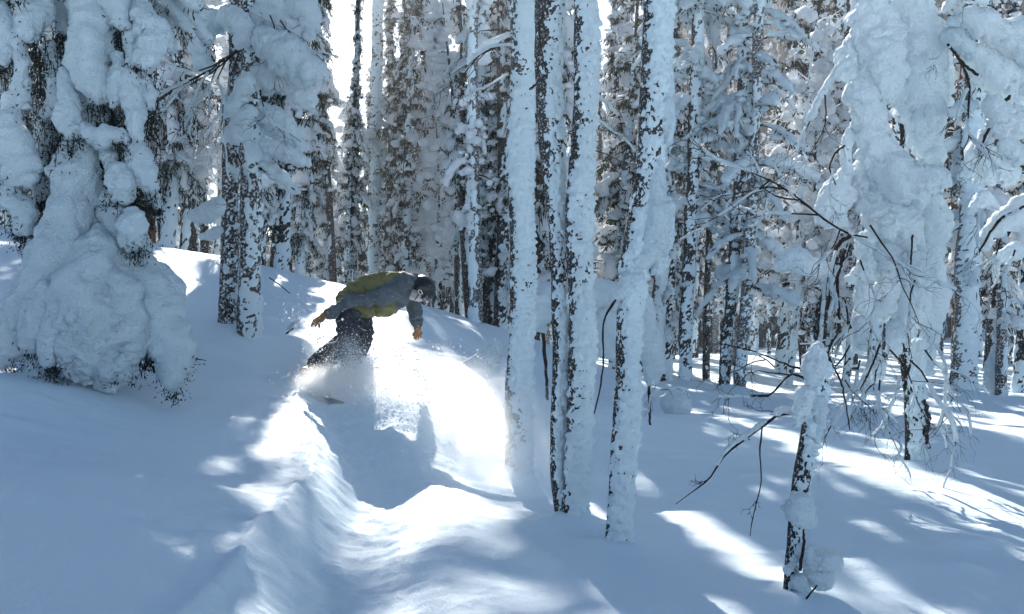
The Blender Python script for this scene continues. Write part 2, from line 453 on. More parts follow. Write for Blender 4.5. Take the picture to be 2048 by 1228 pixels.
# ------------------------------------------------------------------ far wooded hillside
hx = np.linspace(-170, 170, 95); hy = np.linspace(70, 160, 40)
def hillz(x, y):
    return sstep(72, 135, y) * (3 + 39 * sstep(-0.08, 0.26, x / y)) - 3 + 2 * fbm(np.stack([x, y, x * 0], 1) * 0.03, 3, 4)
HX, HY = np.meshgrid(hx, hy); HZ = hillz(HX.ravel(), HY.ravel()) + 0.4
mb = MB(); k = np.arange(39)[:, None] * 95 + np.arange(94)[None, :]
mb.add(np.stack([HX.ravel(), HY.ravel(), HZ], 1), np.stack([k, k + 1, k + 96, k + 95], -1).reshape(-1, 4))
single('hillside', mb, M['ground'], kind='structure')
rs = np.random.RandomState(8); NT = 3400
tx = rs.uniform(-1, 1, NT); ty = 74 + 80 * rs.rand(NT); tx = tx * ty * 0.75
tz = hillz(tx, ty) - 0.5
mb = MB(); seg = 6; ang = np.linspace(0, 6.283, seg, endpoint=False)
for (z0, z1, r0) in ((0.05, .5, 1.0), (.3, .78, .75), (.58, 1.0, .5)):
    Ht = rs.uniform(6, 11, NT); Hh = Ht if z0 < .1 else Hh
    rad = Hh * rs.uniform(.11, .17, NT) * r0
    ring = np.stack([tx[:, None] + np.cos(ang) * rad[:, None] * rs.uniform(.6, 1.3, (NT, seg)), ty[:, None] + np.sin(ang) * rad[:, None] * rs.uniform(.6, 1.3, (NT, seg)),
                     (tz + Hh * z0)[:, None] + Hh[:, None] * rs.uniform(-.06, .06, (NT, seg))], -1)
    apex = np.stack([tx, ty, tz + Hh * z1], -1)[:, None]
    V = np.concatenate([ring, apex], 1).reshape(-1, 3); b = np.arange(NT)[:, None, None] * 7
    f = np.stack([np.arange(seg), (np.arange(seg) + 1) % seg, np.full(seg, 6)], -1)[None]
    mb.add(V, (b + f).reshape(-1, 3))
o = single('far_wood', mb, M['farwood'], label='dark snow-dusted conifer wood covering the far hillside', cat='wood', kind='stuff', smooth=False)
#@@GROUND_END
# ------------------------------------------------------------------ tree building blocks
def rough_trunk(path, rad, seg, seed, bump=0.06):
    """bark cylinder along path rows x,y,z"""
    mb = MB()
    V, F = tube(path, rad, seg, rough=bump, scale=9, seed=seed)
    mb.add(V, F); return mb

def snow_shell(path, rad, seg, seed, face=-2.2, thick=0.035, cover=0.5, size=0.07, spread=0.6, bark_edge=0.0):
    """snow plastered on a trunk: lumpy pillows whose gaps dip below the bark.
    face = direction (radians, world XY) the snow was blown from"""
    P = np.asarray(path, dtype=float); n = len(P)
    rad = np.broadcast_to(np.asarray(rad, dtype=float), (n,))
    a = np.linspace(0, 2 * math.pi, seg, endpoint=False)
    D = np.stack([np.cos(a), np.sin(a), np.zeros(seg)], -1)[None].repeat(n, 0)
    V0 = P[:, None, :] + D * rad[:, None, None]
    q = V0.reshape(-1, 3)
    c = (np.cos(a - face)[None].repeat(n, 0)).ravel()
    wv = 0.35 * vnoise(np.stack([q[:, 2] * 1.7, q[:, 0] * 0 + seed, q[:, 1] * 0], 1), seed)
    side = sstep(-0.55 - spread * 0.5 + wv, 0.35 - spread * 0.4 + wv, c)
    s = 1 / size
    warp = np.stack([fbm(q * s * 0.7, 2, seed + 1), fbm(q * s * 0.7, 2, seed + 2), fbm(q * s * 0.7, 2, seed + 3)], 1) * 0.6
    qq = q * s * np.array([0.8, 0.8, 1.05]) + warp
    pil = np.abs(vnoise(qq, seed + 4)) ** 0.75
    pil2 = np.abs(vnoise(qq * 2.3, seed + 5))
    big = vnoise(q * 2.1, seed + 6)
    fine = fbm(q * s * 2.6, 3, seed + 7)
    h = thick * (side * (0.92 + 0.4 * big) + 0.9 * pil + 0.45 * pil2 + 0.40 * fine - 1.28 + cover - bark_edge)
    h = np.where(h < 0, h * 0.8 - 0.004, h)
    h = np.maximum(h, -0.4 * np.repeat(rad, seg))
    V = q + D.reshape(-1, 3) * h[:, None]
    V[:, 2] -= np.maximum(h, 0) * 0.25
    k = np.arange(n - 1)[:, None] * seg; j = np.arange(seg)[None, :]; j2 = (j + 1) % seg
    F = np.stack([k + j, k + j2, k + seg + j2, k + seg + j], -1).reshape(-1, 4)
    mb = MB(); mb.add(V, F); return mb

def twig_tree(mb, p, d, length, r, rng, depth=2, n=4, droop=0.25, snow=None, seg=4, wig=0.22):
    """a bare branch with finer twigs; snow collects on top of the thicker ones"""
    pts = [np.array(p, float)]; d = np.array(d, float); d /= np.linalg.norm(d); k = 6
    for i in range(k):
        d = d + np.array([rng.gauss(0, wig), rng.gauss(0, wig), rng.gauss(0, wig) - droop * 0.3]); d /= np.linalg.norm(d)
        pts.append(pts[-1] + d * length / k)
    pts = np.array(pts); rr = np.linspace(r, r * 0.35, k + 1)
    add_tube(mb, pts, rr, seg)
    if snow is not None and r > 0.004 and rng.random() < 0.75:
        a = rng.randint(0, 2); b = rng.randint(4, k)
        q = pts[a:b + 1].copy(); q[:, 2] += r * 0.9
        sr = r * rng.uniform(1.0, 2.0) + 0.003
        snow_tube(snow, np.column_stack([q, np.full(len(q), sr)]), seg=7, n=8, rough=0.4, seed=rng.randint(0, 999))
    if depth > 0:
        for i in range(n):
            t = rng.uniform(0.25, 1.0) * k; i0 = min(int(t), k - 1); f = t - i0
            q = pts[i0] * (1 - f) + pts[i0 + 1] * f
            dd = pts[i0 + 1] - pts[i0]; dd /= np.linalg.norm(dd)
            v = np.array([rng.gauss(0, 1), rng.gauss(0, 1), rng.gauss(0, 1) - 0.3]); v -= dd * v.dot(dd); v /= np.linalg.norm(v)
            twig_tree(mb, q, dd * 0.7 + v * 0.75, length * rng.uniform(0.35, 0.6), max(0.0016, r * 0.5), rng, depth - 1, max(2, n - 1), droop, snow, 3, wig)

_nd = None
def needle_spray(mb, pts, rng, n=14, L=0.2, w=0.03, hang=1.0):
    """drooping needle-clad twigs: thin leaf-shaped blades scattered about pts"""
    base = pts[np.array([rng.randrange(len(pts)) for _ in range(n)])]
    r = np.random.RandomState(rng.randint(0, 10 ** 6))
    base = base + r.normal(0, 0.05, (n, 3)) * np.array([1, 1, 0.6])
    d = r.normal(0, 0.55, (n, 3)); d[:, 2] -= hang; d /= np.linalg.norm(d, axis=1)[:, None]
    s = np.cross(d, r.normal(0, 1, (n, 3))); s /= np.linalg.norm(s, axis=1)[:, None] + 1e-9
    l = L * r.uniform(0.5, 1.3, n)[:, None]; ww = w * r.uniform(0.6, 1.3, n)[:, None]
    t = np.cross(d, s)
    a = base; b = base + d * l * 0.45 + s * ww + t * ww * 0.5; c = base + d * l; e = base + d * l * 0.5 - s * ww + t * ww * 0.5
    V = np.stack([a, b, c, e], 1).reshape(-1, 3)
    k = np.arange(n)[:, None] * 4
    mb.add(V, k + np.array([[0, 1, 2, 3]]))

def make_conifer(name, seed, H=11.0, r0=0.14, w=1.0, start=0.6, per_m=13, snow=1.06, droop=1.0, bark='dark', nd='needle',
                 lean=0.02, stub=False, cover=0.0, needles=16, fat=1.2):
    """a snow-plastered forest tree: trunk, snow on the trunk, boughs, needles, snow load"""
    rng = random.Random(seed)
    t = thing(name, '', 'tree', (0, 0, 0))
    n = 44
    z = np.concatenate([[-0.5], np.linspace(0, H, n - 1)])
    path = np.stack([lean * z + 0.05 * np.sin(z * 0.7 + seed), 0.05 * np.cos(z * 0.6 + seed * 2), z], 1)
    rad = r0 * np.clip(1.08 - z / H, 0.06, 1.2) ** 0.8
    part('trunk', rough_trunk(path, rad, 12, seed), M[bark], t)
    zz = np.linspace(-0.3, min(H, 9), 170)
    pp = np.stack([np.interp(zz, z, path[:, i]) for i in range(3)], 1)
    part('trunk_snow', snow_shell(pp, np.interp(zz, z, rad), 22, seed, face=-1.3, thick=0.05, cover=cover, size=0.13), M['rime'], t)
    bo, nb, sb = MB(), MB(), MB()
    zc = start
    while zc < H - 0.2:
        zc += rng.expovariate(per_m)
        if zc > H - 0.1: break
        f = zc / H
        az = rng.uniform(0, 2 * math.pi)
        L = w * (0.35 + 0.65 * math.sin(math.pi * min(1, 0.18 + 0.82 * f) ** 0.9)) * rng.uniform(0.45, 1.15) * (1.0 if f < 0.75 else (1 - f) * 4 + 0.1)
        if stub: L *= rng.choice([0.35, 0.5, 0.9])
        c = np.array([np.interp(zc, z, path[:, 0]), np.interp(zc, z, path[:, 1]), zc])
        dr = droop * rng.uniform(0.35, 1.25)
        up = rng.uniform(-0.1, 0.35)
        tt = np.linspace(0, 1, 7)
        bend = rng.uniform(-0.4, 0.4)
        ang = az + bend * tt
        P = c + np.stack([np.cos(ang) * L * tt * (1 - 0.25 * dr * tt), np.sin(ang) * L * tt * (1 - 0.25 * dr * tt), up * L * tt - dr * L * tt ** 2 * 0.8], 1)
        add_tube(bo, P, np.linspace(0.022, 0.006, 7) * (0.6 + L * 0.5), 4)
        if needles:
            needle_spray(nb, P[2:], rng, int(3.2 * needles * (0.5 + L)), 0.22, 0.014, 0.9)
        if rng.random() < 0.62 * snow:
            a, b = rng.uniform(0.1, 0.4), rng.uniform(0.8, 1.08)
            ts = np.linspace(a, b, 5)
            Q = np.stack([np.interp(ts, tt, P[:, i]) for i in range(3)], 1)
            if b > 1: Q[-1, 2] -= 0.05
            mr = fat * rng.uniform(0.045, 0.105) * (0.7 + 0.5 * L)
            rr = mr * np.array([0.45, 0.8, 1.0, 1.05, 0.7]) * np.array([rng.uniform(0.75, 1.25) for _ in range(5)])
            Q[:, 2] += mr * 0.55
            snow_tube(sb, np.column_stack([Q, rr]), seg=9, n=9, rough=0.55, scale=1.0 / mr, seed=rng.randint(0, 9999), flat=0.3)
        if L > .4 and rng.random() < 0.22 * snow:
            s = fat * rng.uniform(0.13, 0.27)
            lump(sb, P[rng.randint(3, 5)] + np.array([0, 0, s * .1]), (s * rng.uniform(.7, 1.1), s * rng.uniform(.7, 1.1), s * rng.uniform(.5, 1.3)), 2, 0.5, rng.randint(0, 9999), flat=0.25)
        for q in range(rng.randint(1, 4)):
            if rng.random() < 0.8 * snow:
                i = rng.randint(1, 6)
                s = fat * rng.uniform(0.03, 0.085)
                lump(sb, P[i] + np.array([rng.gauss(0, .10), rng.gauss(0, .10), rng.gauss(0.0, .10)]), (s * rng.uniform(.8, 1.5), s * rng.uniform(.8, 1.5), s * rng.uniform(.7, 1.3)), 1, 0.45, rng.randint(0, 9999), flat=0.3)
    part('branches', bo, M['twig'], t, kind='stuff')
    if needles: part('needles', nb, M[nd], t, smooth=False, kind='stuff')
    part('snow_load', sb, M['farload'], t, kind='stuff')
    return t

# ------------------------------------------------------------------ forest behind
PROTO = []
def proto(*a, **k):
    t = make_conifer(*a, **k); PROTO.append(t); return t
proto('snowy_spruce', 11, H=11.5, r0=.15, w=1.05, start=1.4, per_m=11, droop=1.3, fat=1.15)
proto('snowy_spruce', 12, H=10.0, r0=.13, w=.85, start=1.1, per_m=13, droop=1.5, needles=20)
proto('snowy_spruce', 13, H=12.0, r0=.16, w=.75, start=1.8, per_m=11, droop=1.1, fat=.9, needles=18)
proto('snowy_pine', 14, H=12.5, r0=.16, w=1.15, start=2.2, per_m=9, droop=.7, bark='red', nd='needle2', fat=1.25)
proto('snowy_pine', 15, H=11.0, r0=.14, w=.95, start=2.0, per_m=10, droop=.9, bark='dark', nd='needle2', fat=1.1, needles=22)
proto('snowy_birch', 16, H=10.5, r0=.13, w=.7, start=1.8, per_m=7, droop=.8, bark='frost', needles=0, stub=True, cover=.15, fat=1.1)
proto('snowy_spruce', 17, H=8.0, r0=.10, w=.7, start=.5, per_m=14, droop=1.6, fat=1.0, needles=18)
proto('slim_pole_pine', 18, H=12.0, r0=.10, w=.55, start=3.2, per_m=8, droop=.9, bark='dark', needles=14, stub=True, cover=-.25, fat=.9)
proto('slim_pole_pine', 19, H=11.0, r0=.085, w=.6, start=2.2, per_m=9, droop=1.0, bark='dark', nd='needle2', needles=16, stub=True, cover=-.1, fat=1.0)

def make_rime_birch(name, seed, H=9.5, r0=.09, n=70):
    """a birch whose whole lace of twigs is coated white with rime"""
    rng = random.Random(seed); t = thing(name, '', 'tree', (0, 0, 0))
    z = np.concatenate([[-0.5], np.linspace(0, H, 40)]); path = np.stack([.03 * z + .08 * np.sin(z * .8 + seed), .08 * np.cos(z * .7), z], 1)
    rad = r0 * np.clip(1.05 - z / H, .06, 1.1) ** .8
    part('trunk', rough_trunk(path, rad, 10, seed), M['dark'], t)
    zz = np.linspace(-.3, H - .5, 150); pp = np.stack([np.interp(zz, z, path[:, i]) for i in range(3)], 1)
    part('trunk_snow', snow_shell(pp, np.interp(zz, z, rad), 18, seed, face=-1.0, thick=.04, cover=.25, size=.12), M['rime'], t)
    tb, sb = MB(), MB()
    for i in range(n):
        zc = 1.6 + (H - 1.9) * (i + rng.random()) / n; az = rng.uniform(0, 6.28); L = (1.5 - 1.0 * zc / H) * rng.uniform(.6, 1.2)
        c = np.array([np.interp(zc, z, path[:, 0]), np.interp(zc, z, path[:, 1]), zc])
        twig_tree(tb, c, (math.cos(az), math.sin(az), rng.uniform(-.2, .7)), L, .022, rng, 2, 5, .28, None, 3, .2)
        for _ in range(3):
            s = rng.uniform(.05, .16); a_ = rng.uniform(.2, .8) * L
            lump(sb, c + np.array([math.cos(az) * a_, math.sin(az) * a_, rng.uniform(-.15, .25) * L]), (s * rng.uniform(.8, 1.5), s * rng.uniform(.8, 1.5), s), 1, .5, rng.randint(0, 9999), flat=.2)
    part('rimed_twigs', tb, M['farload'], t, kind='stuff'); part('snow_load', sb, M['farload'], t, kind='stuff')
    return t
PROTO.append(make_rime_birch('rime_birch', 31)); PROTO.append(make_rime_birch('rime_birch', 32, 8.5, .08, 60))

def u_of(x, y): return x + y * math.tan(SUN_AZ)
TREES = []          # (proto, px, d, scale, rot)
fixed = [(2, 770, 40, .8), (5, 948, 18.5, .95), (3, 848, 33, 1.15), (0, 600, 23, .7), (1, 655, 25, .75), (2, 690, 30, .65),
         (0, 340, 21, 1.0), (2, 390, 24, 1.05), (4, 560, 19.5, .95), (3, 310, 26, 1.0), (1, 590, 30, .7),
         (2, 800, 30, 1.0), (0, 880, 36, 1.1), (1, 985, 24, 1.0), (4, 905, 34, 1.0), (3, 725, 36, .75),
         (2, 1060, 30, 1.0), (2, 1000, 22.5, 1.0), (2, 1078, 25.5, 1.05), (4, 1225, 24, 1.0), (0, 1250, 30, 1.0), (2, 1330, 23, .95), (4, 1560, 27, 1.05),  # includes two spruces added to shade the right foreground
         (0, 1640, 25, 1.0), (2, 1700, 30, 1.1), (1, 1990, 24, 1.0), (3, 1910, 28, 1.1), (4, 2035, 20, 1.0), (5, 2005, 19.2, .8),
         (1, 520, 18.8, 1.0), (1, 5, 23, 1.0), (2, 120, 22, 1.0), (0, 240, 25, 1.0), (3, 60, 30, 1.1)]  # includes a spruce added to shade the snow beside the big spruce
for i_, px_ in enumerate([330, 352, 372, 392, 410, 428, 545, 562, 604, 645, 694, 738, 778, 806, 838, 905, 940, 1048, 1240, 1320, 580, 622, 668, 716, 765, 792, 822, 862, 888, 918, 972, 1000, 1075, 1215, 1285, 1345, 1412, 1535, 1558, 1580, 1606, 1632, 1655, 1690, 1770, 1880, 1975, 2020]):
    d_ = [24, 31, 27, 36, 22.5, 33][i_ % 6] + (i_ % 5) * .7
    if -0.7 < (px_ - 1024) * d_ / FPX + d_ * math.tan(SUN_AZ) < 2.2 and d_ < 31: d_ += 9
    if px_ > 1500: d_ += 6
    fixed.append((7 + i_ % 2, px_, d_, .85 + .05 * (i_ % 7)))
for i_, (px_, d_) in enumerate([(552, 26), (590, 34), (625, 40), (700, 45), (772, 46), (672, 36), (730, 42), (790, 39), (845, 38), (875, 30), (925, 27), (365, 22), (420, 27), (330, 30), (1265, 26), (1575, 24), (1625, 30), (1690, 23)]):
    fixed.append((9 + i_ % 2, px_, d_, .85 + .06 * (i_ % 6)))
rng = random.Random(5)
for k, px, d, s in fixed: TREES.append((k, (px - 1024) * d / FPX, d, s, rng.uniform(0, 6.28)))
spots = [(t[1], t[2]) for t in TREES]
tries = 0
while len(TREES) < 170 and tries < 6000:
    tries += 1
    y = 20 + 52 * rng.random() ** 0.85
    x = rng.uniform(-0.56, 0.56) * y
    u = u_of(x, y)
    if x > 1.5 and y < 24: continue
    if x < -0.01 * y and (y > 44 or (y > 32 and rng.random() < .5)): continue
    gap = 2.0 + y * 0.012
    if any((x - a) ** 2 + (y - b) ** 2 < gap * gap * .7 for a, b in spots): continue
    if -0.7 < u < 2.7 and y < 31: continue
    spots.append((x, y))
    TREES.append((rng.choice([0, 1, 2, 2, 3, 4, 4, 5, 6]), x, y, rng.uniform(.85, 1.15), rng.uniform(0, 6.28)))
used = set(); LAB = []
LANDMARK = [(-9999, 330, 'behind the big snow-draped spruce'), (330, 540, 'behind the twin frosted trunks'), (540, 700, 'over the ridge left of the snowboarder'),
            (700, 900, 'over the ridge behind the snowboarder'), (900, 1010, 'left of the tall plastered birch trunk'), (1010, 1220, 'behind the group of plastered birch trunks'),
            (1220, 1420, 'right of the leaning plastered birch'), (1420, 1660, 'behind the pair of slim straight trunks'), (1660, 1900, 'behind the snow-buried bent birch'), (1900, 9999, 'near the right edge of the picture')]
TYPE = {'snowy_spruce': 'snow-plastered spruce', 'snowy_pine': 'snow-laden pine', 'snowy_birch': 'rime-coated birch', 'slim_pole_pine': 'dark pole pine', 'rime_birch': 'lacy rimed birch'}
for k, x, y, s, rz in TREES:
    src = PROTO[k]
    if k in used: o = copy_tree(src)
    else: o = src; used.add(k)
    if y > 27 and not (-0.8 < u_of(x, y) < 1.8 and y < 42): s *= 1.0 if k > 6 or 520 < 1024 + FPX * x / y < 800 else (1.35 if u_of(x, y) < 2.5 else 1.15)
    o.location = (x, y, gz(x, y) - 0.05); o.rotation_euler = (R(random.Random(x).uniform(-1.5, 1.5)), R(random.Random(y).uniform(0, 3.5)), rz); o.scale = (s, s, s * (1 + 0.1 * math.sin(x * 7)))
    px = 1024 + FPX * x / y
    lm = next(l for a, b, l in LANDMARK if a <= px < b)
    depth = 'front row' if y < 26 else ('middle rows' if y < 42 else 'back rows')
    kind = TYPE[o.name.split('.')[0]]
    LAB.append((px, o, kind, depth, lm)); o['category'] = 'tree'; o['group'] = f'forest trees {lm}'
ORD = ['leftmost', 'second', 'third', 'fourth', 'fifth', 'sixth', 'seventh', 'eighth', 'ninth', 'tenth', 'eleventh', 'twelfth', 'thirteenth', 'fourteenth', 'fifteenth', 'sixteenth', 'seventeenth', 'eighteenth', 'nineteenth', 'twentieth']
for key in set((a[2], a[3], a[4]) for a in LAB):
    same = sorted([a for a in LAB if (a[2], a[3], a[4]) == key], key=lambda a: a[0])
    for i, a in enumerate(same):
        kind, depth, lm = key
        if len(same) == 1: a[1]['label'] = f'the only {kind} in the {depth} {lm}'
        elif i == 0: a[1]['label'] = f'leftmost {kind} in the {depth} {lm}'
        elif i == len(same) - 1: a[1]['label'] = f'rightmost {kind} in the {depth} {lm}'
        else: a[1]['label'] = f'{ORD[i]} {kind} from left, {depth} {lm}'
for k, p in enumerate(PROTO):
    if k not in used:
        for c in list(p.children): bpy.data.objects.remove(c)
        bpy.data.objects.remove(p)
#@@FOREST_END
# ------------------------------------------------------------------ near trees, each placed where it stands
def px_path(pts, d, n):
    """pts rows px,py,width_px -> world path x,y,z,r at depth d"""
    A = np.array([[*at(p[0], p[1], d + (p[3] if len(p) > 3 else 0)), p[2] * 0.5 * d / FPX] for p in pts])
    return resample(A, n)

def near_trunk(t, name, pts, d, bark, seed, seg=64, step=0.014, face=-0.9, thick=0.035, cover=0.35, size=0.06, spread=0.6, top=7.5, edge=0.0, mat='rime', core=0.86):
    """bark + plastered snow following the photographed outline"""
    p0 = px_path(pts, d, 60)
    zt = p0[-1, 2]
    lean = (p0[-1, :2] - p0[0, :2]) / (p0[-1, 2] - p0[0, 2])
    if top > zt:      # goes on above the picture
        ex = np.array([[*(p0[-1, :2] + lean * s), zt + s, p0[-1, 3] * (1 - 0.6 * s / (top - zt))] for s in np.linspace(0.3, top - zt, 10)])
        p0 = np.vstack([p0, ex])
    zb = p0[0, 2]
    z = np.arange(zb - 0.25, zt + 0.3, step)
    zu = np.arange(zt + 0.3, max(top, zt + 0.35), step * 6)
    def samp(zz): return np.stack([np.interp(zz, p0[:, 2], p0[:, i]) for i in range(4)], 1)
    wig = lambda S: S + np.stack([0.012 * np.sin(S[:, 2] * 3.1 + seed), 0 * S[:, 0], 0 * S[:, 0], 0.06 * S[:, 3] * np.sin(S[:, 2] * 5.3 + seed * 2)], 1)
    S = wig(samp(np.concatenate([z, zu])))
    S2 = S[::4] if step < 0.03 else S
    tr = part('trunk', rough_trunk(S2[:, :3], S2[:, 3] * core, max(16, seg // 2), seed), M[bark], t)
    sh = snow_shell(S[:, :3], S[:, 3] * core, seg, seed, face, thick, cover, size, spread, edge)
    part('trunk_snow', sh, M[mat], t)
    return S

def snow_part(t, name, rows, d, seg=30, seed=0, rough=0.28, scale=None, dens=0.13, mat='load', flat=0.0, dd=0.0, fine=True):
    """rows: px,py,r_px[,depth offset] -> one snow lump as a part"""
    P = np.array([[*at(r[0], r[1], d + dd + (r[3] if len(r) > 3 else 0)), r[2] * (d + dd) / FPX] for r in rows])
    mb = MB(); snow_tube(mb, P, seg=seg, seed=seed, rough=rough, scale=scale, dens=dens, flat=flat)
    C = resample(P, 80)[:, :3]; crumbs = []
    for i in range(len(mb.v)):
        V = mb.v[i]
        N = V - C[((V[:, None, :] - C[None]) ** 2).sum(-1).argmin(1)]; N /= np.linalg.norm(N, axis=1)[:, None] + 1e-9
        rm = P[:, 3].max()
        wd = np.stack([fbm(V * 5 + 9 * k, 2, seed + k) for k in range(3)], 1) * .35
        bl = np.abs(vnoise(V * 7.5 + wd, seed + 5)); b2 = np.abs(vnoise(V * 17 + wd * 2, seed + 6)); f3 = fbm(V * 34, 2, seed + 7)
        low = 0.35 + 0.65 * sstep(.35, -.5, N[:, 2])
        amp = min(0.10, rm * 0.5)
        if i == 0:      # crumbs clinging to sides and undersides
            rc = np.random.RandomState(seed + 77); cand = np.where(N[:, 2] < .35)[0]
            if len(cand):
                for j in rc.choice(cand, min(len(cand), int(5 + 90 * min(rm, .3)))):
                    s_ = rc.uniform(.005, .016) * (1 + 2 * rm); crumbs.append((V[j] + N[j] * s_ * .15, s_))
        mb.v[i] = V + N * ((amp * 1.1 * (bl - .3) + amp * .5 * (b2 - .3)) * low + amp * .13 * f3)[:, None]
    for j, (c_, s_) in enumerate(crumbs): lump(mb, c_, s_, 1, .4, j, flat=.1)
    return part(name, mb, M[mat], t)

def limb(t, rows, d, name='branch', mat='twig', seg=7, dd=0.0):
    P = np.array([[*at(r[0], r[1], d + dd + (r[3] if len(r) > 3 else 0)), 0.55 * r[2] * (d + dd) / FPX] for r in rows])
    S = resample(P, 18); mb = MB(); w = 0.25 * S[:, 3:4]
    S[:, :3] += w * np.random.RandomState(len(rows)).normal(0, 1, (18, 3))
    add_tube(mb, S[:, :3], S[:, 3], seg, rough=0.3, scale=40)
    return part(name, mb, M[mat], t), S

def twigs(t, starts, d, seed, length=0.5, r=0.006, depth=2, n=4, droop=0.3, snow=True, name='twigs'):
    """starts: px,py,dirx,dirz[,len factor]"""
    rg = random.Random(seed); tb, sb = MB(), MB()
    for s in starts:
        dv = np.array([s[2], rg.uniform(-0.5, 0.5), s[3]])
        twig_tree(tb, at(s[0], s[1], d), dv, length * (s[4] if len(s) > 4 else 1), r * (s[4] if len(s) > 4 else 1) ** 0.5, rg, depth, n, droop, sb if snow else None)
    part(name, tb, M['twig'], t, kind='stuff')
    if snow and sb.n: part('twig_snow', sb, M['load'], t, kind='stuff')

def base_of(px, d):
    x = (px - 1024) * d / FPX
    return (x, d, gz(x, d))

def crown_above(t, S, z0, z1, seed, n=16, w=1.1, mat='load'):
    """snow-laden boughs above the picture's upper edge"""
    rg = random.Random(seed); bo, sb = MB(), MB()
    for i in range(n):
        z = rg.uniform(z0, z1); c = np.array([np.interp(z, S[:, 2], S[:, 0]), np.interp(z, S[:, 2], S[:, 1]), z])
        az = rg.uniform(0, 6.28); L = w * rg.uniform(.4, 1.1) * (1.1 - 0.7 * (z - z0) / (z1 - z0)); tt = np.linspace(0, 1, 6)
        P = c + np.stack([np.cos(az) * L * tt, np.sin(az) * L * tt, 0.35 * L * tt - 0.5 * L * tt ** 2], 1)
        add_tube(bo, P, np.linspace(.02, .006, 6), 5)
        q = P[1:].copy(); m = rg.uniform(.05, .12); q[:, 2] += m * .5
        snow_tube(sb, np.column_stack([q, m * np.array([.6, 1, 1.1, .9, .6])]), seg=10, rough=.45, seed=i)
    part('upper_branches', bo, M['twig'], t, kind='stuff'); part('upper_snow_load', sb, M[mat], t, kind='stuff')

# --- tall plastered birch left of the group
t = thing('snow_plastered_birch', 'tall straight birch trunk plastered white, standing in the powder cloud right of the snowboarder', 'tree', base_of(1035, 9.0))
S = near_trunk(t, 'c', [(1034, 965, 66), (1036, 880, 60), (1040, 700, 56), (1042, 500, 54), (1040, 300, 56), (1046, 0, 58)], 9.0, 'birch', 21, face=-0.35, thick=.036, cover=.40, size=.055)
crown_above(t, S, 5, 8, 3)
limb(t, [(1025, 75, 5), (1000, 90, 4), (960, 110, 3), (930, 135, 2)], 9.0); snow_part(t, 'snow_strip', [(1018, 68, 5), (985, 85, 7), (945, 112, 6)], 9.0, seed=5)
limb(t, [(1022, 62, 4), (990, 60, 3), (962, 62, 2)], 9.0)
twigs(t, [(1020, 90, -1, -.2, 1.2), (985, 95, -1, -.6, 1), (1015, 150, -.8, -.6, 1), (1010, 210, -.5, -1, .8), (950, 120, -1, -.4, .9)], 8.95, 41, .55, .006)

# --- twin stem: thin dark one and the thick plastered one
t = thing('snow_plastered_birch', 'slim crooked birch with bare dark bark on its left side, touching the thick plastered trunk', 'tree', base_of(1118, 7.35))
S = near_trunk(t, 'a1', [(1126, 1050, 34), (1118, 900, 34), (1118, 700, 36), (1116, 520, 40), (1112, 380, 46), (1102, 260, 58), (1092, 130, 62), (1098, 0, 66)], 7.35, 'birch', 22, face=-.05, thick=.03, cover=.34, size=.045, edge=.1)
crown_above(t, S, 4.4, 7, 4, 8)
limb(t, [(1085, 30, 5), (1078, 60, 4), (1083, 100, 3), (1092, 145, 2.5)], 7.2)
limb(t, [(1090, 150, 4), (1075, 165, 4), (1060, 180, 5)], 7.2)
t = thing('snow_plastered_birch', 'thick birch trunk with pillowy snow crust, the middle one of the three close trunks', 'tree', base_of(1152, 7.2))
S = near_trunk(t, 'a2', [(1150, 1062, 62), (1153, 950, 56), (1157, 800, 56), (1160, 600, 58), (1160, 400, 56), (1166, 200, 54), (1170, 0, 50)], 7.2, 'birch', 23, face=-0.3, thick=.034, cover=.38, size=.048)
crown_above(t, S, 4.4, 7.2, 5, 10)
twigs(t, [(1195, 240, .7, -.5, .9), (1190, 300, .8, -.3, .8), (1195, 190, .6, -.7, .8)], 7.3, 42, .4, .005)

# --- leaning birch on the right of the group, with a snow-laden broken bough
t = thing('leaning_birch', 'birch leaning right with a snow-buried bough split off halfway up its trunk', 'tree', base_of(1240, 6.65))
S = near_trunk(t, 'b', [(1236, 1110, 62), (1240, 1000, 56), (1246, 850, 56), (1254, 700, 56), (1266, 560, 60), (1284, 450, 66), (1296, 330, 62), (1304, 200, 62), (1316, 0, 66)], 6.65, 'birch', 24, face=-0.2, thick=.034, cover=.40, size=.048)
crown_above(t, S, 4.2, 7, 6, 9)
snow_part(t, 'bough_snow', [(1316, 330, 16), (1312, 420, 24), (1302, 480, 26), (1276, 530, 22), (1250, 570, 16), (1225, 610, 11)], 6.6, seed=7, rough=.22, seg=26)
snow_part(t, 'bough_snow', [(1335, 120, 10), (1330, 200, 17), (1336, 280, 12)], 6.62, seed=17, rough=.3)
snow_part(t, 'bough_snow', [(1335, 400, 10), (1330, 480, 16), (1318, 540, 12)], 6.6, seed=18, rough=.35)
limb(t, [(1232, 600, 4.5), (1214, 628, 4), (1205, 660, 3.5), (1207, 720, 3), (1200, 780, 3), (1188, 828, 2)], 6.55, 'broken_branch')

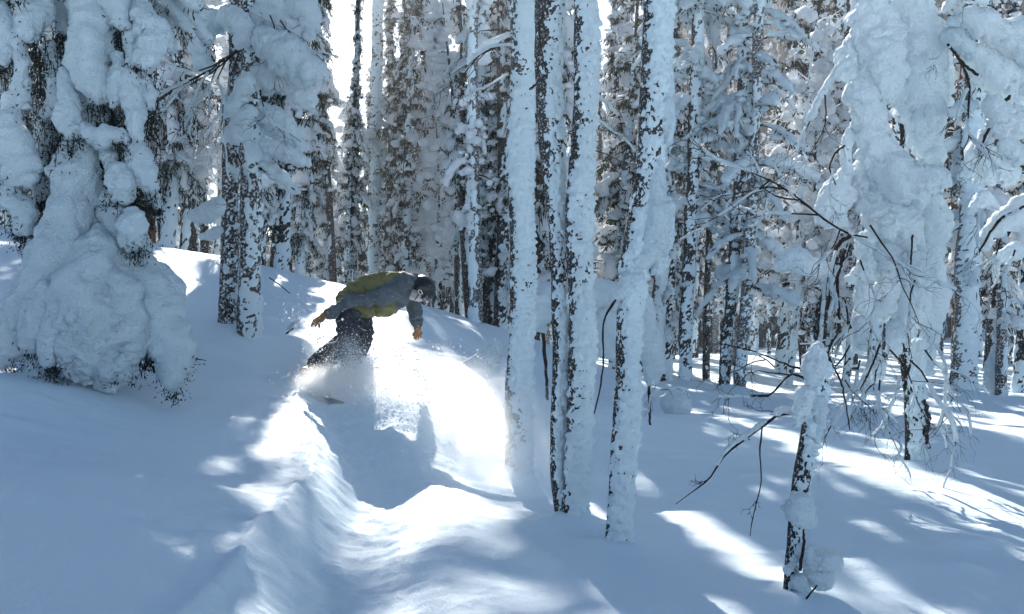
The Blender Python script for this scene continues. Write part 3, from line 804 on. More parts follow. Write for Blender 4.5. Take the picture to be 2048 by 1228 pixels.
# --- twin frosted trunks on the slope, heavy snow cushions in their branches
t = thing('frosted_pine', 'frosted grey trunk, the right and thicker of two standing on the slope', 'tree', base_of(502, 11.4))
S = near_trunk(t, 'd2', [(500, 690, 56), (500, 600, 52), (500, 450, 50), (502, 250, 48), (498, 100, 44), (492, 0, 40)], 11.4, 'frost', 25, seg=48, step=.022, face=-0.3, thick=.03, cover=.0, size=.10, top=9)
crown_above(t, S, 6.0, 8.8, 7, 26, 1.1, 'load')
for i, rows in enumerate([[(430, 40, 26), (410, 65, 22), (402, 110, 22), (412, 135, 18)], [(455, 30, 24), (478, 50, 26), (490, 80, 18)], [(500, 60, 24), (545, 40, 38), (590, 60, 30)],
                          [(495, 155, 14), (475, 200, 22), (455, 225, 16)], [(520, 150, 26), (570, 160, 32), (610, 195, 22)], [(500, 220, 14), (475, 262, 24), (452, 280, 10)],
                          [(525, 225, 20), (560, 250, 28), (600, 290, 14)], [(530, 290, 16), (570, 305, 20), (612, 325, 9)], [(525, 330, 12), (560, 355, 18), (592, 382, 8)],
                          [(525, 80, 30), (575, 105, 40), (640, 150, 20)], [(540, 8, 30), (600, 20, 34), (620, 60, 22)], [(440, 405, 12), (415, 425, 20), (390, 435, 14)], [(440, 460, 8), (420, 470, 12), (405, 472, 8)]]):
    snow_part(t, 'snow_cushion', rows, 11.3, seed=30 + i, rough=.22, dd=(-.25 if i % 2 else .1))
for rows in ([(500, 90, 7), (470, 105, 5), (430, 140, 3), (380, 170, 2)], [(500, 180, 6), (540, 150, 5), (600, 130, 3)], [(500, 330, 6), (550, 350, 4), (590, 380, 2)], [(500, 260, 6), (470, 255, 4), (440, 290, 2)]):
    limb(t, rows, 11.35)
twigs(t, [(470, 105, -1, -.35, 1.6), (450, 120, -1, -.5, 1.5), (440, 125, -.7, -.9, 1.3), (420, 140, -1, -.1, 1.4), (400, 150, -.9, -.6, 1.2), (480, 100, -.3, -1.1, 1.3), (455, 115, -.2, -1.2, 1.5), (380, 165, -1, -.5, 1.2), (410, 145, -.6, -1, 1.2),
          (500, 60, -.3, .7, 1), (540, 30, .3, -1, 1), (560, 40, .5, -.8, 1.2), (520, 180, .5, -1, 1.2), (470, 300, .2, -1, 1), (500, 20, .8, -.3, 1)], 11.0, 43, .75, .008, depth=3, n=4)
t = thing('frosted_pine', 'slimmer frosted grey trunk, the left of two standing on the slope', 'tree', base_of(458, 11.7))
S = near_trunk(t, 'd1', [(456, 668, 44), (456, 560, 42), (460, 430, 40), (464, 290, 38), (470, 150, 34), (474, 0, 30)], 11.7, 'frost', 26, seg=44, step=.022, face=-0.2, thick=.03, cover=-.18, size=.10, top=9)
crown_above(t, S, 6.0, 8.8, 8, 26, 1.0)

# --- slim trunks in the middle distance on the right
def mid_tree(name, label, pts, d, bark, seed, lumps, face=-0.8, cover=.25, thick=.03, top=10, crown=(5.5, 9.6, 16), w=1.2):
    t = thing(name, label, 'tree', base_of(pts[0][0], d))
    S = near_trunk(t, name, pts, d, bark, seed, seg=30, step=.035, face=face, thick=thick, cover=cover, size=.09, top=top)
    rg = random.Random(seed); bo, sb, nb = MB(), MB(), MB()
    for i in range(int(lumps * 1.6)):
        z = rg.uniform(S[0, 2] + 2.0, 8.5); c = np.array([np.interp(z, S[:, 2], S[:, j]) for j in (0, 1)] + [z])
        az = rg.uniform(0, 6.28); L = rg.uniform(.3, w); tt = np.linspace(0, 1, 6)
        P = c + np.stack([np.cos(az) * L * tt, np.sin(az) * L * tt, rg.uniform(-.1, .4) * L * tt - rg.uniform(.3, .9) * L * tt ** 2], 1)
        add_tube(bo, P, np.linspace(.02, .005, 6), 5)
        if rg.random() < .5: twig_tree(bo, P[3], P[5] - P[3] + np.array([0, 0, -.1]), L * .6, .006, rg, 1, 3, .3)
        m = rg.uniform(.05, .125); q = P[1:].copy(); q[:, 2] += m * .4
        snow_tube(sb, np.column_stack([q, m * np.array([rg.uniform(.4, .8), rg.uniform(.7, 1.2), rg.uniform(.8, 1.4), rg.uniform(.7, 1.3), .6])]), seg=14, n=14, rough=.6, scale=.8 / m, seed=seed * 9 + i, flat=.2)
        for _ in range(4):
            s_ = rg.uniform(.03, .08); lump(sb, P[rg.randint(1, 5)] + np.array([rg.gauss(0, .09), rg.gauss(0, .09), rg.gauss(0, .09)]), (s_ * 1.2, s_ * 1.2, s_), 2, .5, rg.randint(0, 9999))
        needle_spray(nb, P[2:], rg, int(22 * L), .16, .016, .8)
    part('branches', bo, M['twig'], t, kind='stuff')
    if crown[2] > 50: crown_above(t, S, crown[0], crown[1], seed, crown[2], 2.2, 'load')
    part('snow_load', sb, M['load'], t, kind='stuff'); part('needles', nb, M['needle'], t, smooth=False, kind='stuff')
    return t
mid_tree('slim_pine', 'dark slim trunk with snow pillows up to the top, just right of the leaning birch', [(1368, 780, 30), (1374, 600, 30), (1384, 400, 30), (1390, 200, 28), (1398, 0, 26)], 19.6, 'dark', 51, 28, cover=.05)
mid_tree('slim_pine', 'dark slim straight trunk, the left of a close pair on the flat snow', [(1446, 782, 28), (1462, 600, 28), (1476, 400, 27), (1484, 200, 26), (1490, 0, 24)], 19.3, 'dark', 52, 22, cover=-.05)
mid_tree('slim_pine', 'pale grey slim straight trunk, the right of a close pair on the flat snow', [(1478, 788, 30), (1492, 600, 28), (1504, 400, 27), (1512, 200, 25), (1520, 0, 24)], 19.0, 'frost', 53, 22, cover=-.2)
mid_tree('broad_pine', 'stout plastered trunk with a dark left foot near the right edge', [(1926, 795, 62), (1930, 700, 54), (1934, 550, 52), (1940, 400, 48), (1945, 200, 44), (1950, 0, 42)], 18.0, 'frost', 54, 12, cover=.3, thick=.05, face=-.6)
mid_tree('slim_pine', 'snow-crusted trunk rising behind the ridge, left of the tall plastered birch', [(942, 660, 28), (948, 500, 28), (956, 330, 26), (962, 200, 24), (968, 0, 22)], 23.5, 'birch', 55, 26, cover=.1)
mid_tree('slim_pine', 'thin trunk filling the gap behind the leaning birch', [(1312, 725, 34), (1318, 600, 32), (1326, 450, 32), (1330, 250, 30), (1334, 0, 28)], 23, 'birch', 56, 14, cover=.25)
mid_tree('slim_pine', 'short-footed grey trunk behind the hanging twigs of the snow-buried birch', [(1742, 790, 34), (1748, 700, 32), (1755, 550, 30), (1760, 300, 28), (1765, 0, 26)], 19.5, 'frost', 57, 7, cover=.05)
mid_tree('slim_pine', 'dark slim trunk left of the middle, rising from behind the ridge', [(745, 560, 28), (748, 400, 28), (752, 200, 27), (756, 0, 25)], 33, 'dark', 58, 22, cover=.15, top=11, w=.8)
mid_tree('shade_pine', 'tall thin reddish pine above the snowboarder, added with an unseen crown to shade the track', [(708, 560, 13), (711, 400, 13), (713, 200, 12), (716, 0, 12)], 33, 'red', 59, 10, cover=.0, top=21, w=.6, crown=(15.4, 21.5, 130))  # added tree: its crown out of view casts shade on the lower track

# --- the snow-buried bent birch on the right
SB = 9.6
t = thing('snow_buried_birch', 'birch bent under huge snow pillows with dark twigs hanging below, right of the picture', 'tree', base_of(1838, 10.2))
x = near_trunk(t, 'm', [(1834, 925, 50), (1832, 860, 50), (1826, 780, 46), (1815, 700, 40), (1805, 600, 36), (1800, 400, 30), (1795, 200, 26)], 10.2, 'dark', 61, seg=48, step=.02, face=-.7, thick=.04, cover=.25, size=.06, top=3.9)
limb(t, [(1806, 330, 9), (1803, 260, 9), (1798, 200, 8), (1792, 120, 8)], 9.75, 'upper_stem', 'dark')
limb(t, [(1858, 895, 8), (1852, 870, 8), (1858, 840, 8), (1848, 800, 9)], 10.1, 'forked_stem', 'dark')
limb(t, [(1640, 705, 18), (1645, 640, 22), (1655, 580, 20), (1672, 530, 16), (1690, 500, 12)], 9.8, 'side_stem', 'dark')
big = [[(1735, -30, 32.8), (1748, 30, 39.9), (1760, 90, 47.0), (1770, 150, 42.7), (1775, 190, 28.5)], [(1814, -30, 35.6), (1832, 50, 39.9), (1842, 130, 47.0), (1846, 205, 49.9), (1852, 265, 37.0), (1864, 320, 25.7)],
       [(1712, 175, 24.2), (1735, 205, 31.3), (1745, 260, 34.2), (1768, 320, 44.2), (1800, 365, 51.2), (1846, 362, 41.3), (1880, 350, 21.3)],
       [(1735, 330, 28.5), (1760, 390, 44.2), (1790, 440, 52.6), (1815, 480, 42.7)],
       [(1850, 390, 32.8), (1862, 450, 37.0), (1850, 520, 25.7)],
       [(1700, 90, 18.6), (1690, 125, 21.3), (1715, 160, 15.6)],
       [(1860, 60, 28.5), (1880, 110, 25.7), (1872, 170, 28.5), (1858, 240, 24.2)],
       [(1690, 350, 21.3), (1672, 400, 31.3), (1655, 430, 28.5)],
       [(1770, 500, 31.3), (1780, 560, 28.5), (1760, 620, 22.8), (1745, 640, 12.9)],
       [(1820, 520, 29.9), (1835, 580, 27.0), (1815, 640, 25.7), (1810, 670, 14.3)],
       [(1870, 530, 20.0), (1868, 600, 22.8), (1860, 680, 15.6), (1858, 740, 8.6)],
       [(1725, 580, 18.6), (1728, 640, 21.3), (1715, 700, 11.4)],
       [(1560, 530, 15.6), (1585, 520, 24.2), (1620, 530, 18.6), (1660, 540, 14.3)],
       [(1760, 720, 11.4), (1757, 745, 15.6), (1750, 760, 8.6)],
       [(1705, 260, 9.9), (1690, 300, 11.4), (1696, 345, 9.9)],
       [(1720, 640, 15.6), (1722, 690, 14.3)], [(1790, 650, 15.6), (1785, 700, 12.9)], [(1840, 690, 17.0), (1838, 740, 9.9)],
       [(1740, 480, 25.7), (1735, 540, 21.3), (1700, 560, 12.9)]]
for i, rows in enumerate(big):
    snow_part(t, 'snow_pillow', rows, SB, seg=48, seed=70 + i, rough=.20, dens=.09, dd=[0, .06, -.14, .05, .1, .1, .15, .1, .1, 0, .15, .05, -.1, -.15, -.1, -.1, -.15, .1, .12][i])
for rows in ([(1705, 128, 8), (1680, 140, 6), (1650, 180, 5), (1625, 230, 3.5), (1612, 260, 2)], [(1690, 290, 4), (1668, 310, 4), (1660, 340, 3), (1672, 370, 2)], [(1700, 470, 8), (1670, 500, 7), (1665, 560, 7), (1655, 620, 6)],
             [(1825, 470, 4), (1822, 520, 3.5), (1820, 550, 2.5)], [(1690, 500, 6), (1675, 560, 6), (1680, 640, 5)], [(1760, 690, 4), (1740, 740, 3.5), (1720, 780, 2)]):
    limb(t, rows, 9.4)
snow_part(t, 'snow_strip', [(1704, 118, 12), (1672, 145, 9), (1645, 185, 7), (1620, 235, 6)], 9.4, seed=91)
twigs(t, [(1612, 255, -.2, -1, .8), (1650, 190, .1, -1, 1), (1665, 340, .3, -1, .8), (1680, 480, -.4, -1, 1.2), (1700, 490, -.1, -1, 1.2), (1720, 520, .2, -1, 1.2), (1650, 560, -.5, -.9, 1.2), (1690, 600, .3, -1, 1.3), (1740, 640, .2, -1, 1.4),
          (1780, 700, .5, -.8, 1.4), (1820, 720, .6, -.7, 1.4), (1760, 720, -.4, -1, 1.3), (1720, 720, -.2, -1, 1.4), (1700, 690, -.6, -.8, 1.3), (1850, 700, .7, -.7, 1.3), (1870, 690, .4, -1, 1.3), (1830, 560, .1, -1, 1.2), (1680, 660, -.7, -.7, 1.2), (1800, 760, .2, -1, 1.2), (1760, 760, .1, -1, 1.2)],
      9.2, 44, .62, .008, depth=3, n=4, droop=.3)
# long bare branch reaching left across the trunks
limb(t, [(1735, 475, 3.5), (1700, 468, 4), (1650, 440, 4), (1600, 400, 4), (1550, 365, 3.5), (1490, 340, 2.5)], 8.9, 'bare_branch')
twigs(t, [(1640, 430, -1, .1, 1.4), (1600, 400, -1, -.25, 1.6), (1570, 378, -1, .25, 1.4), (1540, 360, -1, -.2, 1.4), (1510, 345, -1, .1, 1.3), (1680, 460, -.5, -.9, 1.2), (1620, 415, -.8, .5, 1.0), (1700, 465, .9, -.7, 1.8), (1740, 450, .8, -.9, 1.8), (1490, 340, -1, -.1, 1)], 8.9, 45, .6, .007, depth=3, n=4, droop=.05)

# --- small birch in the right foreground
t = thing('young_birch', 'small crooked birch with snow clumps and bare twigs in the right foreground', 'tree', base_of(1588, 5.5))
S = near_trunk(t, 'n', [(1582, 1205, 34), (1584, 1120, 30), (1590, 1040, 32), (1598, 960, 38), (1612, 880, 40), (1628, 800, 48), (1634, 760, 50), (1636, 720, 40)], 5.5, 'birch', 62, seg=56, step=.009, face=-.5, thick=.035, cover=.14, size=.045, top=0, edge=.05)
for i, rows in enumerate([[(1635, 695, 14), (1634, 715, 24), (1630, 740, 26), (1624, 765, 14)], [(1585, 985, 6), (1597, 1005, 26), (1600, 1030, 30)], [(1608, 1100, 18), (1635, 1120, 30), (1660, 1125, 27), (1662, 1140, 22), (1630, 1155, 26)],
                          [(1600, 1160, 16), (1612, 1190, 14)], [(1586, 1130, 7), (1575, 1140, 11)], [(1612, 790, 22), (1600, 830, 18), (1592, 850, 8)], [(1638, 800, 16), (1640, 850, 14), (1635, 880, 8)]]):
    snow_part(t, 'snow_clump', rows, 5.45, seed=110 + i, rough=.16, seg=26, dens=.16, dd=[0, -.06, -.02, -.05, -.05, -.03, 0][i])
limb(t, [(1600, 1140, 6), (1606, 1100, 5), (1608, 1060, 4), (1606, 1030, 4)], 5.35, 'side_stem'); limb(t, [(1608, 1203, 3), (1622, 1185, 3), (1634, 1172, 4)], 5.3, 'side_stem')
limb(t, [(1610, 830, 6), (1560, 830, 5), (1530, 850, 4.5), (1490, 880, 4), (1450, 910, 3.5), (1420, 955, 3), (1390, 980, 2), (1352, 1008, 1.5)], 5.5, 'low_branch')
snow_part(t, 'snow_strip', [(1530, 842, 4), (1490, 871, 6), (1452, 900, 5), (1435, 928, 4)], 5.5, seed=120); snow_part(t, 'snow_strip', [(1580, 822, 8), (1560, 822, 9), (1548, 828, 6)], 5.5, seed=121)
limb(t, [(1525, 852, 3), (1520, 900, 3), (1522, 960, 2.5), (1512, 1010, 2.5), (1505, 1040, 2), (1500, 1072, 1.5)], 5.45, 'hanging_branch')
limb(t, [(1620, 760, 5), (1580, 750, 4), (1540, 790, 3.5), (1500, 790, 2)], 5.5, 'low_branch'); limb(t, [(1630, 740, 5), (1590, 735, 4), (1540, 715, 3), (1500, 700, 2)], 5.55, 'low_branch')
limb(t, [(1650, 700, 4), (1680, 760, 4), (1690, 800, 3), (1700, 860, 2)], 5.55, 'hanging_branch')
twigs(t, [(1580, 750, -1, .1, 1), (1550, 735, -1, .2, 1), (1530, 720, -1, 0, .9), (1540, 790, -1, -.3, 1), (1500, 700, -1, .3, .8), (1420, 955, -.5, -.8, .35), (1516, 990, -.3, -1, .3), (1560, 830, -.9, .6, .6), (1500, 880, -.9, .4, .4), (1690, 760, .7, -.7, .9)], 5.5, 46, .34, .0042, depth=2, n=4, droop=.12)

# --- snow-loaded boughs reaching in from the tree at the right edge
t = thing('snow_laden_birch', 'snow-laden birch whose heavy boughs hang in from the right edge', 'tree', base_of(2130, 9.4))
S = near_trunk(t, 'o', [(2120, 930, 60), (2118, 600, 54), (2110, 300, 50), (2100, 0, 46)], 9.4, 'birch', 63, seg=40, step=.03, top=6.5)
for i, rows in enumerate([[(1905, 45, 10.9), (1940, 40, 25.0), (1990, 60, 35.9), (2060, 90, 46.8)], [(1900, 68, 17.2), (1925, 85, 20.3), (1940, 110, 10.9)], [(1950, 110, 28.1), (1990, 150, 35.9), (2040, 170, 46.8)], [(1985, 210, 25.0), (2010, 240, 32.8), (2060, 250, 31.2)],
                          [(1900, 225, 7.8), (1925, 215, 14.0), (1950, 210, 9.4)], [(1950, 300, 20.3), (1980, 330, 31.2), (2020, 350, 23.4)], [(1945, 420, 10.9), (1965, 400, 17.2), (1990, 415, 10.9)], [(1965, 490, 10.9), (1985, 460, 20.3), (2030, 430, 28.1), (2070, 410, 31.2)], [(2000, 515, 14.0), (2030, 500, 20.3)],
                          [(2010, 290, 17.2), (2040, 310, 20.3)], [(1975, 270, 15.6), (1960, 300, 15.6)], [(1940, 340, 15.6), (1925, 355, 10.9)]]):
    snow_part(t, 'snow_pillow', rows, 9.3, seed=130 + i, seg=24, rough=.26, dens=.2, dd=.1 * (i % 3 - 1))
for rows in ([(1960, 60, 5), (1925, 38, 4), (1895, 30, 3)], [(1955, 150, 6), (1925, 125, 5), (1895, 88, 4)], [(1897, 90, 4), (1925, 130, 4.5), (1938, 170, 4), (1936, 230, 3.5), (1938, 275, 2.5), (1920, 310, 2)], [(2080, 400, 8), (2000, 440, 6), (1958, 505, 3)],
             [(2020, 190, 6), (2000, 220, 7), (1980, 250, 6), (1960, 300, 4)]):
    limb(t, rows, 9.2)
twigs(t, [(1935, 180, -.5, -1, 1), (1938, 240, -.3, -1, 1), (1937, 270, .4, -1, 1), (1900, 95, -.8, -.6, .7), (1925, 300, .1, -1, 1), (1990, 250, -.4, -1, 1), (2000, 480, .2, -1, 1.2), (2030, 500, -.2, -1, 1.4), (1960, 420, -.3, -1, 1), (1995, 20, -.6, .4, .8)], 9.1, 47, .42, .008, depth=2, n=4)

# --- small snowed-in saplings
def hood(name, label, rows, d, seed, cat='sapling', tw=None, stem=None):
    x = rows[-1][0]; t = thing(name, label, cat, base_of(x, d))
    for i, r in enumerate(rows if isinstance(rows[0], list) else [rows]): snow_part(t, 'snow_hood', r, d, seed=seed + i, seg=24, rough=.16, dens=.2)
    if stem: limb(t, stem, d, 'stem')
    if tw: twigs(t, tw, d - .05, seed, .35, .005, 1, 3)
    return t
hood('snowed_sapling', 'sapling bowed into a smooth snow cone left of the plastered birch', [(1004, 690, 10), (985, 712, 20), (955, 745, 32), (925, 790, 40)], 12.3, 140)
hood('snowed_sapling', 'sapling arched under a thick white bridge of snow behind the close birch trunks', [(1066, 640, 30), (1090, 600, 34), (1140, 590, 30), (1190, 590, 32), (1225, 610, 36), (1215, 690, 26)], 11.5, 142, stem=[(1095, 800, 5), (1092, 740, 6), (1085, 640, 8)])
hood('snowed_sapling', 'snow hood hanging on a sapling right beside the leaning birch', [(1285, 600, 18), (1292, 660, 26), (1305, 720, 24), (1300, 760, 14)], 10.6, 144, tw=[(1310, 760, .5, -.6), (1320, 780, .7, .1), (1300, 770, -.2, -1)], stem=[(1300, 850, 4), (1298, 780, 5), (1292, 640, 6)])
hood('snow_covered_stump', 'round snow-capped stump on the flat snow right of the leaning birch', [(1352, 780, 14), (1352, 800, 28), (1352, 825, 24)], 14.2, 146, 'stump')
hood('snowed_sapling', 'little snow-coated sapling among the trunks at far right', [(1992, 700, 10), (1985, 740, 15), (1990, 775, 18)], 19.5, 148)
def stick(label, rows, d, snow=None):
    t = thing('buried_twig', label, 'twig', at(*rows[0][:2], d)); limb(t, rows, d, 'stem')
    if snow: snow_part(t, 'snow_cap', snow, d, seed=9, rough=.2)
stick('snow-capped stick poking from the slope left of the snowboarder', [(572, 668, 3), (588, 655, 3), (596, 645, 2)], 11.9, [(578, 656, 4), (590, 648, 6), (596, 643, 4)])
stick('thin dark twig on the snow near the ridge right of the frosted trunks', [(538, 555, 2.5), (560, 570, 2), (580, 587, 1.5)], 14.5)
stick('thin dark twig beside the foot of the big spruce', [(378, 715, 2.5), (395, 718, 2), (412, 721, 1.5)], 9.2)
# --- the big snow-draped spruce on the left
t = thing('snow_draped_spruce', 'big old spruce at left, its drooping boughs buried in thick snow down to the ground', 'tree', base_of(185, 9.2))
D = 9.2
S = near_trunk(t, 'e', [(180, 760, 90), (178, 600, 84), (176, 400, 74), (178, 200, 66), (182, 0, 58)], D + .25, 'dark', 64, seg=36, step=.03, thick=.03, cover=0.0, top=9.5)
boughs = [  # px, py, r_px, depth offset
    [(168, 180, 30, -.1), (160, 300, 36, -.25), (150, 400, 44, -.4), (120, 500, 50, -.55), (80, 570, 44, -.7), (50, 620, 36, -.75)],
    [(205, 470, 20, -.45), (200, 520, 50, -.6), (188, 590, 66, -.72), (176, 660, 60, -.74), (172, 720, 46, -.68), (172, 752, 34, -.6)],
    [(130, 480, 34, -.5), (112, 560, 50, -.62), (104, 640, 44, -.66), (92, 705, 34, -.64), (84, 745, 26, -.62)],
    [(215, 500, 28, -.5), (228, 570, 46, -.62), (232, 640, 50, -.68), (228, 705, 44, -.64), (226, 748, 32, -.6)],
    [(170, 540, 30, -.7), (152, 610, 44, -.84), (144, 680, 38, -.84), (140, 722, 20, -.8)],
    [(250, 440, 24, -.25), (272, 500, 34, -.35), (294, 580, 46, -.45), (322, 660, 42, -.5), (345, 708, 34, -.5), (352, 745, 24, -.48)],
    [(60, 560, 26, -.6), (35, 620, 34, -.6), (20, 680, 36, -.6), (15, 715, 26, -.6)],
    [(262, 425, 14, -.6), (268, 450, 28, -.65), (266, 480, 22, -.65), (272, 500, 10, -.6)],
    [(95, 580, 22, -.85), (70, 640, 26, -.9), (62, 690, 18, -.9)], [(110, 620, 18, -.95), (98, 680, 20, -.95), (95, 720, 12, -.95)],
    [(250, 620, 22, -.7), (262, 680, 24, -.7), (240, 730, 18, -.7)], [(125, 690, 10, -.9), (124, 722, 13, -.9)],
    [(310, 690, 18, -.55), (330, 735, 14, -.5), (352, 765, 9, -.5)], [(225, 400, 26, -.3), (235, 470, 30, -.4), (250, 540, 22, -.45)],
    # upper boughs
    [(175, -30, 34, -.2), (182, 60, 40, -.3), (180, 130, 38, -.35), (190, 190, 22, -.35)],
    [(210, -10, 26, -.2), (232, 20, 26, -.35), (243, 44, 12, -.4)],
    [(62, -30, 30, -.25), (68, 20, 32, -.3), (62, 55, 24, -.35)],
    [(40, 40, 14, -.2), (42, 120, 14, -.3), (45, 200, 16, -.3), (52, 215, 8, -.3)],
    [(128, 140, 10, -.3), (132, 190, 20, -.4), (138, 240, 24, -.45), (150, 262, 16, -.45)],
    [(30, 200, 20, -.2), (25, 270, 32, -.35), (38, 320, 30, -.4), (30, 360, 26, -.4)],
    [(10, 330, 26, -.2), (14, 390, 28, -.35), (45, 420, 22, -.4), (50, 455, 16, -.4)],
    [(170, 260, 14, -.4), (200, 275, 18, -.5), (225, 270, 20, -.5), (250, 280, 10, -.5)],
    [(232, 110, 10, -.3), (236, 145, 16, -.35), (232, 190, 16, -.35), (228, 210, 8, -.35)],
    [(235, 140, 14, -.3), (255, 155, 20, -.35), (265, 190, 20, -.4), (272, 240, 16, -.4), (275, 280, 14, -.4)],
    [(265, 20, 22, -.2), (290, 40, 26, -.3), (285, 60, 20, -.3), (262, 90, 16, -.3), (268, 130, 10, -.3)],
    [(300, 50, 24, -.3), (318, 65, 26, -.35), (300, 110, 24, -.35), (280, 118, 14, -.35)],
    [(270, 290, 16, -.35), (285, 330, 26, -.4), (295, 370, 18, -.4)], [(230, 330, 10, -.45), (240, 355, 26, -.5), (245, 390, 20, -.5)],
    [(215, 300, 14, -.3), (222, 335, 12, -.35)], [(285, 150, 10, -.3), (292, 180, 14, -.3), (300, 215, 10, -.3)],
    [(100, 90, 12, -.1), (110, 160, 14, -.15), (100, 230, 16, -.15)], [(85, 250, 14, 0), (90, 320, 18, 0), (80, 390, 16, 0)], [(195, 215, 12, -.1), (205, 240, 14, -.15)],
    [(120, 20, 18, 0), (130, 60, 14, 0)], [(300, 380, 14, -.1), (312, 410, 12, -.1)], [(-20, 20, 30, -.2), (10, 60, 20, -.25), (8, 120, 14, -.3)], [(150, 420, 16, -.1), (130, 460, 18, -.1)],
]
for i, rows in enumerate(boughs):
    snow_part(t, 'snow_bough', rows, D, seg=60 if i < 5 else 32, seed=200 + i, rough=.34, dens=.07 if i < 5 else .12)
# boughs round the back of the tree
rb = random.Random(3); bk, bkn, bks = MB(), MB(), MB()
for i in range(95):
    z = rb.uniform(1.7, 4.6); az = rb.uniform(-.3, math.pi + .3); L = (1.3 - .2 * (z - 1.5)) * rb.uniform(.6, 1.0); tt = np.linspace(0, 1, 6)
    c = np.array([S[0, 0], S[0, 1], z]); P = c + np.stack([np.cos(az) * L * tt * .55, np.sin(az) * L * tt, -.75 * L * tt ** 1.5], 1)
    P[:, 2] = np.maximum(P[:, 2], 1.1)
    add_tube(bk, P, np.linspace(.02, .006, 6), 4); needle_spray(bkn, P[1:], rb, 130, .10, .009, .9)
    if i % 3: continue
    q = P[1:].copy(); m = rb.uniform(.07, .14); q[:, 2] += m * .4; snow_tube(bks, np.column_stack([q, m * np.array([.6, .9, 1.1, 1, .6])]), seg=10, rough=.45, seed=i)
part('back_branches', bk, M['twig'], t, kind='stuff'); part('back_needles', bkn, M['needle'], t, smooth=False, kind='stuff'); part('back_snow_load', bks, M['load'], t, kind='stuff')
# dark needle-clad twigs hanging under and between the boughs
rg = random.Random(77); nb = MB(); bo = MB()
def curtain(x0, x1, y0, y1, n, dep0, dep1, L=.22):
    for _ in range(n):
        d = D + rg.uniform(dep0, dep1); p = at(rg.uniform(x0, x1), rg.uniform(y0, y1), d)
        l = rg.uniform(.5, 1.4) * L
        q = p + np.array([rg.gauss(0, .03), rg.gauss(0, .03), -l])
        P = np.linspace(p, q, 5); P[2:4, 0] += rg.gauss(0, .015)
        add_tube(bo, P, np.linspace(.005, .002, 5), 3)
        needle_spray(nb, P, rg, 16, .05, .006, .5)
curtain(40, 130, 60, 180, 60, -.35, .1); curtain(170, 260, 190, 300, 60, -.4, .1); curtain(70, 140, 220, 420, 60, -.3, .2); curtain(110, 165, 255, 330, 30, -.5, -.2)
curtain(215, 300, 380, 420, 40, -.5, -.1); curtain(30, 110, 420, 450, 40, -.45, 0); curtain(250, 320, 130, 240, 50, -.3, .1); curtain(130, 300, 715, 740, 14, -.6, -.3, .06)
curtain(330, 378, 705, 735, 12, -.56, -.45, .10); curtain(0, 320, -40, 420, 260, .1, .5, .4); curtain(60, 300, 560, 720, 60, -.35, 0, .3); curtain(255, 300, 475, 500, 8, -.7, -.6, .05)
for rows in boughs[6:]:
    x_, y_, r_, z_ = rows[-1]; curtain(x_ - r_, x_ + r_, y_ - r_ * .3, y_ + r_ * .7, 7, z_ - .04, z_ + .1, .13)
part('hanging_twigs', bo, M['twig'], t, kind='stuff'); part('needles', nb, M['needle'], t, smooth=False, kind='stuff')
# upper crown, above the picture
nb2, sb2, bo2 = MB(), MB(), MB()
for i in range(120):
    z = 5.0 + 4.3 * rg.random() ** 1.2; az = rg.uniform(0, 6.28); L = (1.15 - .95 * (z - 5.0) / 4.4) * rg.uniform(.6, 1.1); tt = np.linspace(0, 1, 6)
    c = np.array([S[-1, 0] * 0 + np.interp(z, S[:, 2], S[:, 0]), np.interp(z, S[:, 2], S[:, 1]), z])
    P = c + np.stack([np.cos(az) * L * tt, np.sin(az) * L * tt, -.9 * L * tt ** 1.6], 1)
    add_tube(bo2, P, np.linspace(.02, .006, 6), 4); needle_spray(nb2, P[1:], rg, 60, .09, .009, .9)
    q = P[1:].copy(); m = rg.uniform(.07, .15); q[:, 2] += m * .4; snow_tube(sb2, np.column_stack([q, m * np.array([.6, .9, 1.1, 1, .6])]), seg=10, rough=.45, seed=i)
part('upper_branches', bo2, M['twig'], t, kind='stuff'); part('upper_needles', nb2, M['needle'], t, smooth=False, kind='stuff'); part('upper_snow_load', sb2, M['load'], t, kind='stuff')
#@@NEAR_END
# ------------------------------------------------------------------ the snowboarder
RD = 11.0
def rp(px, py, dy=0.0):
    p = at(px, py, RD); return np.array([p[0], RD + dy, p[2]])

def chain_pts(rows):
    A = np.array([[*rp(r[0], r[1], r[2]), r[3]] for r in rows])
    n = max(6, int(np.linalg.norm(np.diff(A[:, :3], axis=0), axis=1).sum() / 0.025))
    return resample(A, n) if len(A) > 1 else A

def union_mesh(name, chains, voxel, smooth=6, extra=None):
    """one continuous surface grown round the given chains"""
    mb = MB(); V, F = ico(2)
    for S in chains:
        for q in S: mb.add(V * q[3] + q[:3], F)
    if extra: extra(mb)
    me = mb.mesh(name + '_raw'); o = bpy.data.objects.new(name + '_raw', me); COL.objects.link(o)
    m = o.modifiers.new('r', 'REMESH'); m.mode = 'VOXEL'; m.voxel_size = voxel; m.use_smooth_shade = True
    s = o.modifiers.new('s', 'SMOOTH'); s.iterations = smooth; s.factor = 0.5
    dg = bpy.context.evaluated_depsgraph_get()
    out = bpy.data.meshes.new_from_object(o.evaluated_get(dg)); out.name = name
    bpy.data.objects.remove(o); bpy.data.meshes.remove(me)
    return out

